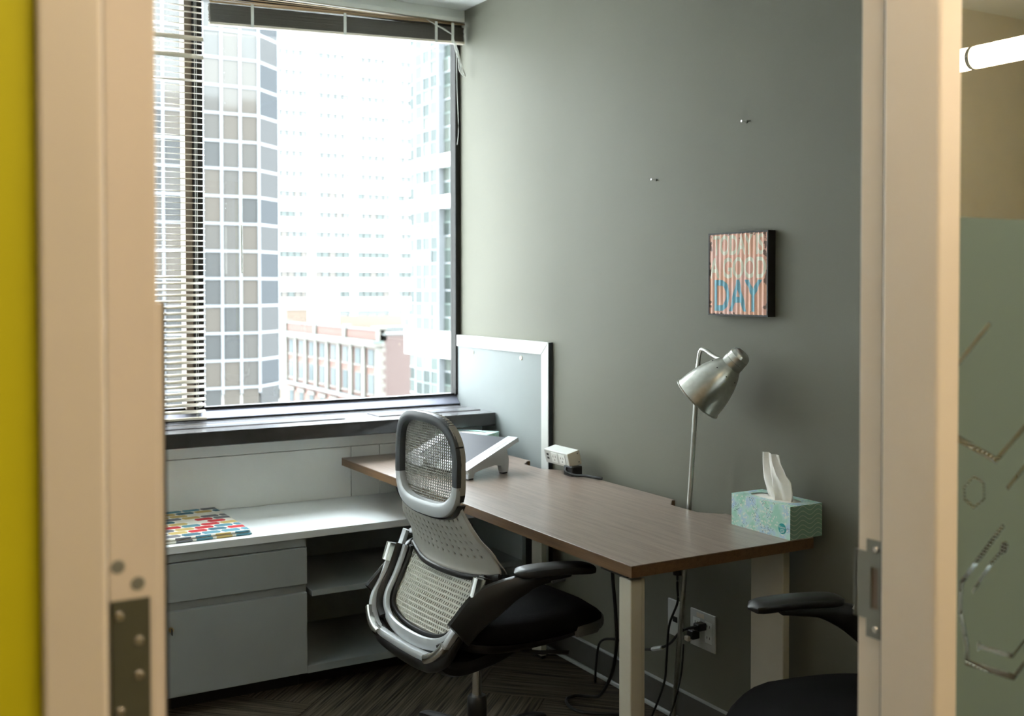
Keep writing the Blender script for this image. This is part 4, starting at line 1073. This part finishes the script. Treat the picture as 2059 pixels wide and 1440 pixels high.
def pane_mat(name, col, mixf, rough=.02, bump=0.):
    m = bpy.data.materials.new(name); m.use_nodes = True; t = m.node_tree; t.nodes.clear()
    out = t.nodes.new('ShaderNodeOutputMaterial'); mx = t.nodes.new('ShaderNodeMixShader'); mx.inputs[0].default_value = mixf
    d = t.nodes.new('ShaderNodeBsdfDiffuse'); d.inputs[0].default_value = (*col, 1)
    g = t.nodes.new('ShaderNodeBsdfGlossy'); g.inputs['Roughness'].default_value = rough; g.inputs[0].default_value = (.86, .92, .92, 1)
    tc = t.nodes.new('ShaderNodeTexCoord'); nz = t.nodes.new('ShaderNodeTexNoise'); nz.inputs['Scale'].default_value = .5; nz.inputs['Detail'].default_value = 1
    bn = t.nodes.new('ShaderNodeBump'); bn.inputs['Strength'].default_value = bump; bn.inputs['Distance'].default_value = .05
    t.links.new(tc.outputs['Object'], nz.inputs['Vector']); t.links.new(nz.outputs['Fac'], bn.inputs['Height']); t.links.new(bn.outputs[0], g.inputs['Normal'])
    t.links.new(d.outputs[0], mx.inputs[1]); t.links.new(g.outputs[0], mx.inputs[2]); t.links.new(mx.outputs[0], out.inputs[0])
    MATS[name] = m; return m
M_pt = [pane_mat('tower_pane_%d' % i, c, .019, .06, .0) for i, c in enumerate((srgb(61, 60, 58), srgb(64, 61, 57), srgb(54, 55, 55)))]
M_pr = [pane_mat('green_pane_%d' % i, c, .03, .03, .5) for i, c in enumerate((srgb(54, 60, 57), srgb(64, 68, 64), srgb(39, 44, 42)))]
M_pb = [pane_mat('pale_pane_%d' % i, c, .02, .03) for i, c in enumerate((srgb(59, 64, 65), srgb(67, 71, 72)))]
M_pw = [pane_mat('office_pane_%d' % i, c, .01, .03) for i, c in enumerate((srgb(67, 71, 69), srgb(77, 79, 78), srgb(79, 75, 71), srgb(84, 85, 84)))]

# own building's outside face, seen only as a reflection in the towers
ow = struct('wall_outside', B(-26, XL, .06, .12, -30, 26), M_own)
mk('facade_section', B(.07, 70, .06, .12, -30, 26), M_own, ow)
mk('facade_section', B(XL, 0, .06, .12, -30, .90), M_own, ow)
mk('facade_section', B(XL, 0, .06, .12, 2.60, 26), M_own, ow)
struct('ground', B(-200, 300, .12, 400, -30.5, -30), M_street)

# glass tower on the left
gt = thing('glass_tower', 'tall glass tower with pale blue grid of panes on the left', 'building', (12, 70, -30))
TX = 20.39; cw, rh = 1.30, 1.885
mk('core', B(-14, TX-.25, 70.25, 84, -30, 70), M_conc, gt, world=True)
mk('added_wing', B(-90, -14, 70.25, 84, -30, 70), mat('added_wing_cladding', srgb(172, 172, 170), .7), gt, world=True)  # unseen pale wing, added to block sky and bounce light into the room
ncol = 14
z0 = 1.4178-(783-578)*74.5/2182.9
fr_b = bmesh.new()
pm_ = {}
def pane_quad(nm, w_, h_, t_=.06):
    bm = bmesh.new(); box(bm, 0, w_, 0, t_, 0, h_); bmesh.ops.recalc_face_normals(bm, faces=bm.faces)
    me = bpy.data.meshes.new(nm); bm.to_mesh(me); bm.free(); return me
pmeshes = []
for m_ in M_pt:
    me = pane_quad('pane', cw-.16, rh-.16); me.materials.append(m_); pmeshes.append(me)
cmeshes = []
M_ptc = [pane_mat('corner_pane_%d' % i, c, .006, .03) for i, c in enumerate((srgb(49, 51, 53), srgb(56, 56, 56)))]
for m_ in M_ptc:
    me = pane_quad('pane', 2.70, rh-.16); me.materials.append(m_); cmeshes.append(me)
for r_i in range(-2, 18):
    z = z0+r_i*rh
    for c_i in range(ncol):
        o = link('pane', random.choice(pmeshes), None, gt); o.location = (TX-(c_i+1)*cw+.08-12, .12, z+.08+30)
        o.rotation_euler = (random.uniform(-.006, .006), 0, random.uniform(-.006, .006))
    o = link('pane', random.choice(cmeshes), None, gt); o.location = (TX+.10-12, .20, z+.08+30); o.rotation_euler = (0, 0, PI/4)
for c_i in range(ncol+1):
    x = TX-c_i*cw; mk('mullion', B(x-.08, x+.08, 70.02, 70.25, -6, 70), M_mull, gt, world=True)
T45 = Matrix.Translation((TX, 70.05, 0)) @ Matrix.Rotation(PI/4, 4, 'Z')
mk('mullion', box(bmesh.new(), 2.90, 3.04, 0, .25, -6, 70, 0, 1, T45), M_mull, gt, world=True)
for r_i in range(-2, 18):
    z = z0+r_i*rh
    mk('transom', B(TX-ncol*cw, TX, 70.04, 70.25, z-.08, z+.08), M_mull, gt, world=True)
    mk('transom', box(bmesh.new(), 0, 2.92, .02, .25, z-.08, z+.08, 0, 1, T45), M_mull, gt, world=True)
mk('corner_core', box(bmesh.new(), .05, 3.0, .24, .5, -30, 70, 0, 1, T45), M_conc, gt, world=True)

# white office block straight ahead
wbk = thing('office_block', 'long white office block with ribbon windows in the distance', 'building', (80, 205, -30))
YB = 205.
def xz(pxl, pyl, Yp):
    u = (pxl-1029.5)/2182.9; d = fw + rt*u - up*((pyl-625.135)/2182.9)
    t_ = (Yp+4.3515)/d.y; return (-2.24+t_*d.x, 1.4178+t_*d.z)
segs = [(552, 620), (634, 705), (719, 785), (800, 860)]
segx = [(xz(a, 513, YB)[0], xz(b, 513, YB)[0]) for a, b in segs]
xs0 = xz(500, 513, YB)[0]; xs1 = xz(1000, 513, YB)[0]
zr0 = xz(690, 592+6, YB)[1]; fl = (xz(690, 513, YB)[1]-xz(690, 592, YB)[1])/2
nrow = 13
mk('core', B(xs0, xs1, YB+.6, YB+20, -30, 75), M_pw[1], wbk, world=True)
# piers and spandrels
px_edges = [xs0]+[e for s in segx for e in s]+[xs1]
for a, b in zip(px_edges[0::2], px_edges[1::2]): mk('pier', B(a, b, YB, YB+.62, -30, 75), M_conc, wbk, world=True)
whh = 1.30
for r_i in range(-2, nrow):
    z = zr0+r_i*fl
    for s0, s1 in segx: mk('spandrel', B(s0, s1, YB+.05, YB+.62, z+whh, z+fl), M_conc, wbk, world=True)
mk('spandrel', B(xs0, xs1, YB+.05, YB+.62, zr0+nrow*fl, 75), M_conc, wbk, world=True)
mk('spandrel', B(xs0, xs1, YB+.05, YB+.62, -30, zr0-2*fl), M_conc, wbk, world=True)
pwm = {}
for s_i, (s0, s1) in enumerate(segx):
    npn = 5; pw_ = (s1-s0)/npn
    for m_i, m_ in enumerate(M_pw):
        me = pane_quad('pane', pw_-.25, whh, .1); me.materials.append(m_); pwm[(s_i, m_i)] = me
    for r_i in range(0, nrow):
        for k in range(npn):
            o = link('pane', pwm[(s_i, random.choice((0, 0, 0, 1, 2) if r_i < 3 else ((0, 1, 1, 2, 3, 3) if r_i < 6 else (1, 3, 3, 3, 3, 3))))], None, wbk); o.location = (s0+k*pw_+.125-80, .35, zr0+r_i*fl+30)  # higher rows draw paler panes, painting in a haze fade towards the top

# brick building at the street corner
bb_ = thing('brick_building', 'red brick corner building with cream pilasters and cornice', 'building', (62, 139.4, -30))
BX, BY0, BY1 = 58.8, 139.4, 182.0
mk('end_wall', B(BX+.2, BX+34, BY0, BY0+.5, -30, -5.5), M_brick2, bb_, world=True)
mk('front_wall', B(BX+.35, BX+.8, BY0+.5, BY1, -30, -6.4), M_brick, bb_, world=True)
mk('end_recess', B(BX+5.2, BX+7.0, BY0-.05, BY0+.05, -13.5, -8.2), M_brick, bb_, world=True)
mk('end_coping', B(BX+.5, BX+34, BY0-.15, BY0+.9, -5.6, -5.35), M_greyp, bb_, world=True)
mk('roof_slab', B(BX+.8, BX+34, BY0+.5, BY1, -7.2, -6.6), M_roof, bb_, world=True)
mk('roof_ramp', B(BX+1.2, BX+34, BY0+1.5, BY0+6, -5.3, -4.5), M_greyp, bb_, world=True)
mk('parapet', B(BX+.3, BX+.8, BY0, BY1, -6.4, -5.0), M_brick, bb_, world=True)
mk('parapet_cap', B(BX+.1, BX+1.1, BY0, BY1, -5.0, -4.8), M_greyp, bb_, world=True)
for y in (BY0, BY0+13.2, BY0+26.5, BY1-.9): mk('parapet_post', B(BX, BX+1.2, y, y+1.1, -6.4, -4.4), M_stone, bb_, world=True)
mk('cornice', B(BX-.9, BX+.8, BY0-.3, BY1, -7.2, -6.7), M_stone, bb_, world=True)
mk('cornice_cap', B(BX-1.1, BX+.6, BY0-.4, BY1, -6.7, -6.4), M_copper, bb_, world=True)
mk('frieze', B(BX+.1, BX+.5, BY0, BY1, -7.6, -7.2), M_stone, bb_, world=True)
nwin = 8; wp = (BY1-BY0-1.6)/nwin
for i in range(nwin+1):
    y = BY0+.3+i*wp; mk('pilaster', B(BX-.05, BX+.5, y, y+1.15, -15.0, -7.2), M_stone, bb_, world=True)
for i in range(nwin):
    y = BY0+.3+i*wp+1.15
    for (za, zb_) in ((-10.2, -7.75), (-14.3, -11.4), (-19.5, -16.6)):
        wq = mk('window', B(BX+.30, BX+.42, y+1.0, y+3.3, za, zb_), M_stone, bb_, world=True)
        mk('pane', B(BX+.22, BX+.31, y+1.12, y+3.18, za+.1, zb_-.1), random.choice(M_pb), bb_, world=True)
        mk('window_sill', B(BX+.1, BX+.4, y+.8, y+3.5, za-.22, za), M_stone, bb_, world=True)
for i in range(12): mk('quoin', B(BX-.02, BX+(1.0 if i % 2 else .6), BY0-.06, BY0+.3, -15+i*.64, -15+i*.64+.6), M_stone, bb_, world=True)
mk('belt_course', B(BX-.4, BX+.5, BY0-.1, BY1, -15.5, -15.0), M_greyp, bb_, world=True)
for i in range(nwin): mk('lower_arch', B(BX-.02, BX+.45, BY0+.3+i*wp+1.3, BY0+.3+i*wp+4.4, -16.5, -16.0), M_stone, bb_, world=True)
# roof structures
x0, zt = xz(632, 584, 178); x1, zb2 = xz(671, 646, 178)
rs = thing('rooftop_block', 'plain grey rooftop block above the brick building', 'rooftop unit', ((x0+x1)/2, 178, -6.6))
mk('panel', B(x0, x1, 178, 178.4, -6.6, zt), M_greyp, rs, world=True); mk('body', B(x0-.2, x1+1.2, 178.4, 181, -6.6, zt+.1), M_conc, rs, world=True)
x0, zt = xz(576, 622, 190)
x1, _ = xz(640, 640, 190)
pe = thing('brick_penthouse', 'tan brick wall behind the brick building roof', 'building', ((x0+x1)/2, 190, -30))
mk('wall', B(x0, x1, 190, 194, -30, zt), M_tan, pe, world=True); mk('coping', B(x0-.2, x1+.2, 189.8, 194.2, zt, zt+.25), M_conc, pe, world=True)
rw = thing('rooftop_wall', 'low tan rooftop wall with dark railing at right', 'wall', (xz(750, 640, 186)[0], 186, -6.6))
xa, za = xz(680, 631, 186); xb, _ = xz(823, 640, 186)
mk('wall', B(xa, xb, 186, 187, -12, za-.4), M_tan, rw, world=True)
mk('rail', B(xa, xb, 185.9, 186.1, za-.1, za+.25), M_greyp, rw, world=True)
for k in range(8): mk('rail_post', B(xa+k*(xb-xa)/7.5, xa+k*(xb-xa)/7.5+.2, 185.9, 186.1, za-.6, za+.1), M_greyp, rw, world=True)
xa, za = xz(814, 608, 150); xb, zb3 = xz(823, 645, 150)
vt = thing('roof_stack', 'slim dark framed vent on the roof edge by glass tower', 'vent', (xa, 150, -6.6))
mk('housing', B(xa, xb, 150, 151, -6.6, za), M_greyp, vt, world=True); mk('louvre', B(xa+.12, xb-.12, 149.9, 150, zb3+.3, za-.4), M_mull, vt, world=True)
# low white building between tower and brick block
lw = thing('low_building', 'low white building between the glass tower and brick block', 'building', (40, 195, -30))
xa, za = xz(528, 640, 197); xb, _ = xz(577, 640, 197)
mk('wall', B(xa, xb+3, 197, 203, -30, za), M_conc, lw, world=True)
for (pa, pb, ya, yb) in ((550, 568, 708, 716), (550, 574, 752, 800), (550, 572, 632, 636)):
    xa, z1_ = xz(pa, ya, 197); xb, z0_ = xz(pb, yb, 197); mk('window', B(xa, xb, 196.85, 197, z0_, z1_), M_pw[0], lw, world=True)

# greenish glass tower on the right
rt_ = thing('bay_tower', 'pale green glass tower with bays at right window edge', 'building', (55, 100, -30))
RX = 52.2
ybnd = [96.0, 99.3, 102.6, 105.2, 107.2, 109.2, 111.3, 112.8, 114.3]
mk('core', B(RX+.3, RX+14, 90, 114.3, -30, 60), M_conc, rt_, world=True)
mk('bay_side', B(RX-.7, RX+.3, 111.2, 111.4, -30, 60), M_mull, rt_, world=True)
mk('bay_side', B(RX-.7, RX+.3, 105.1, 105.3, -30, 60), M_mull, rt_, world=True)
ph = 1.52; zb0 = 1.4178-(800-578)*124/2182.9
rpm = {}
for k, (ya, yb) in enumerate(zip(ybnd, ybnd[1:])):
    bay = 105.2 <= ya < 111.2; xx = RX-.7 if bay else RX
    for m_i, m_ in enumerate(M_pr):
        bm = bmesh.new(); box(bm, 0, .1, 0, yb-ya-.14, 0, ph-.14); bmesh.ops.recalc_face_normals(bm, faces=bm.faces)
        me = bpy.data.meshes.new('pane'); bm.to_mesh(me); bm.free(); me.materials.append(m_); rpm[(k, m_i)] = me
    for r_i in range(-1, 32):
        if r_i in (3, 4, 14, 17): continue
        o = link('pane', rpm[(k, random.choice((0, 0, 1, 2, 2) if r_i % 2 else (0, 1, 1, 2)))], None, rt_)
        o.location = (xx-55, ya+.07-100, zb0+r_i*ph+.07+30); o.rotation_euler = (0, random.uniform(-.02, .02), random.uniform(-.03, .03))
    mk('mullion', B(xx-.06, xx+.3, ya-.07, ya+.07, -12, 50), M_mull, rt_, world=True)
for r_i in range(-1, 33):
    z = zb0+r_i*ph
    mk('transom', B(RX-.76, RX+.3, 105.2, 111.3, z-.07, z+.07), M_copper if r_i % 2 else M_mull, rt_, world=True)
    mk('transom', B(RX-.05, RX+.3, 96, 105.2, z-.07, z+.07), M_copper if r_i % 2 else M_mull, rt_, world=True)
    mk('transom', B(RX-.05, RX+.3, 111.3, 114.3, z-.07, z+.07), M_copper if r_i % 2 else M_mull, rt_, world=True)
for r_i in (3, 14, 17):
    z = zb0+r_i*ph; hgt = ph*2 if r_i == 3 else ph
    mk('spandrel_band', B(RX-.74, RX+.3, 96, 114.4, z+.07, z+hgt-.07), M_conc, rt_, world=True)
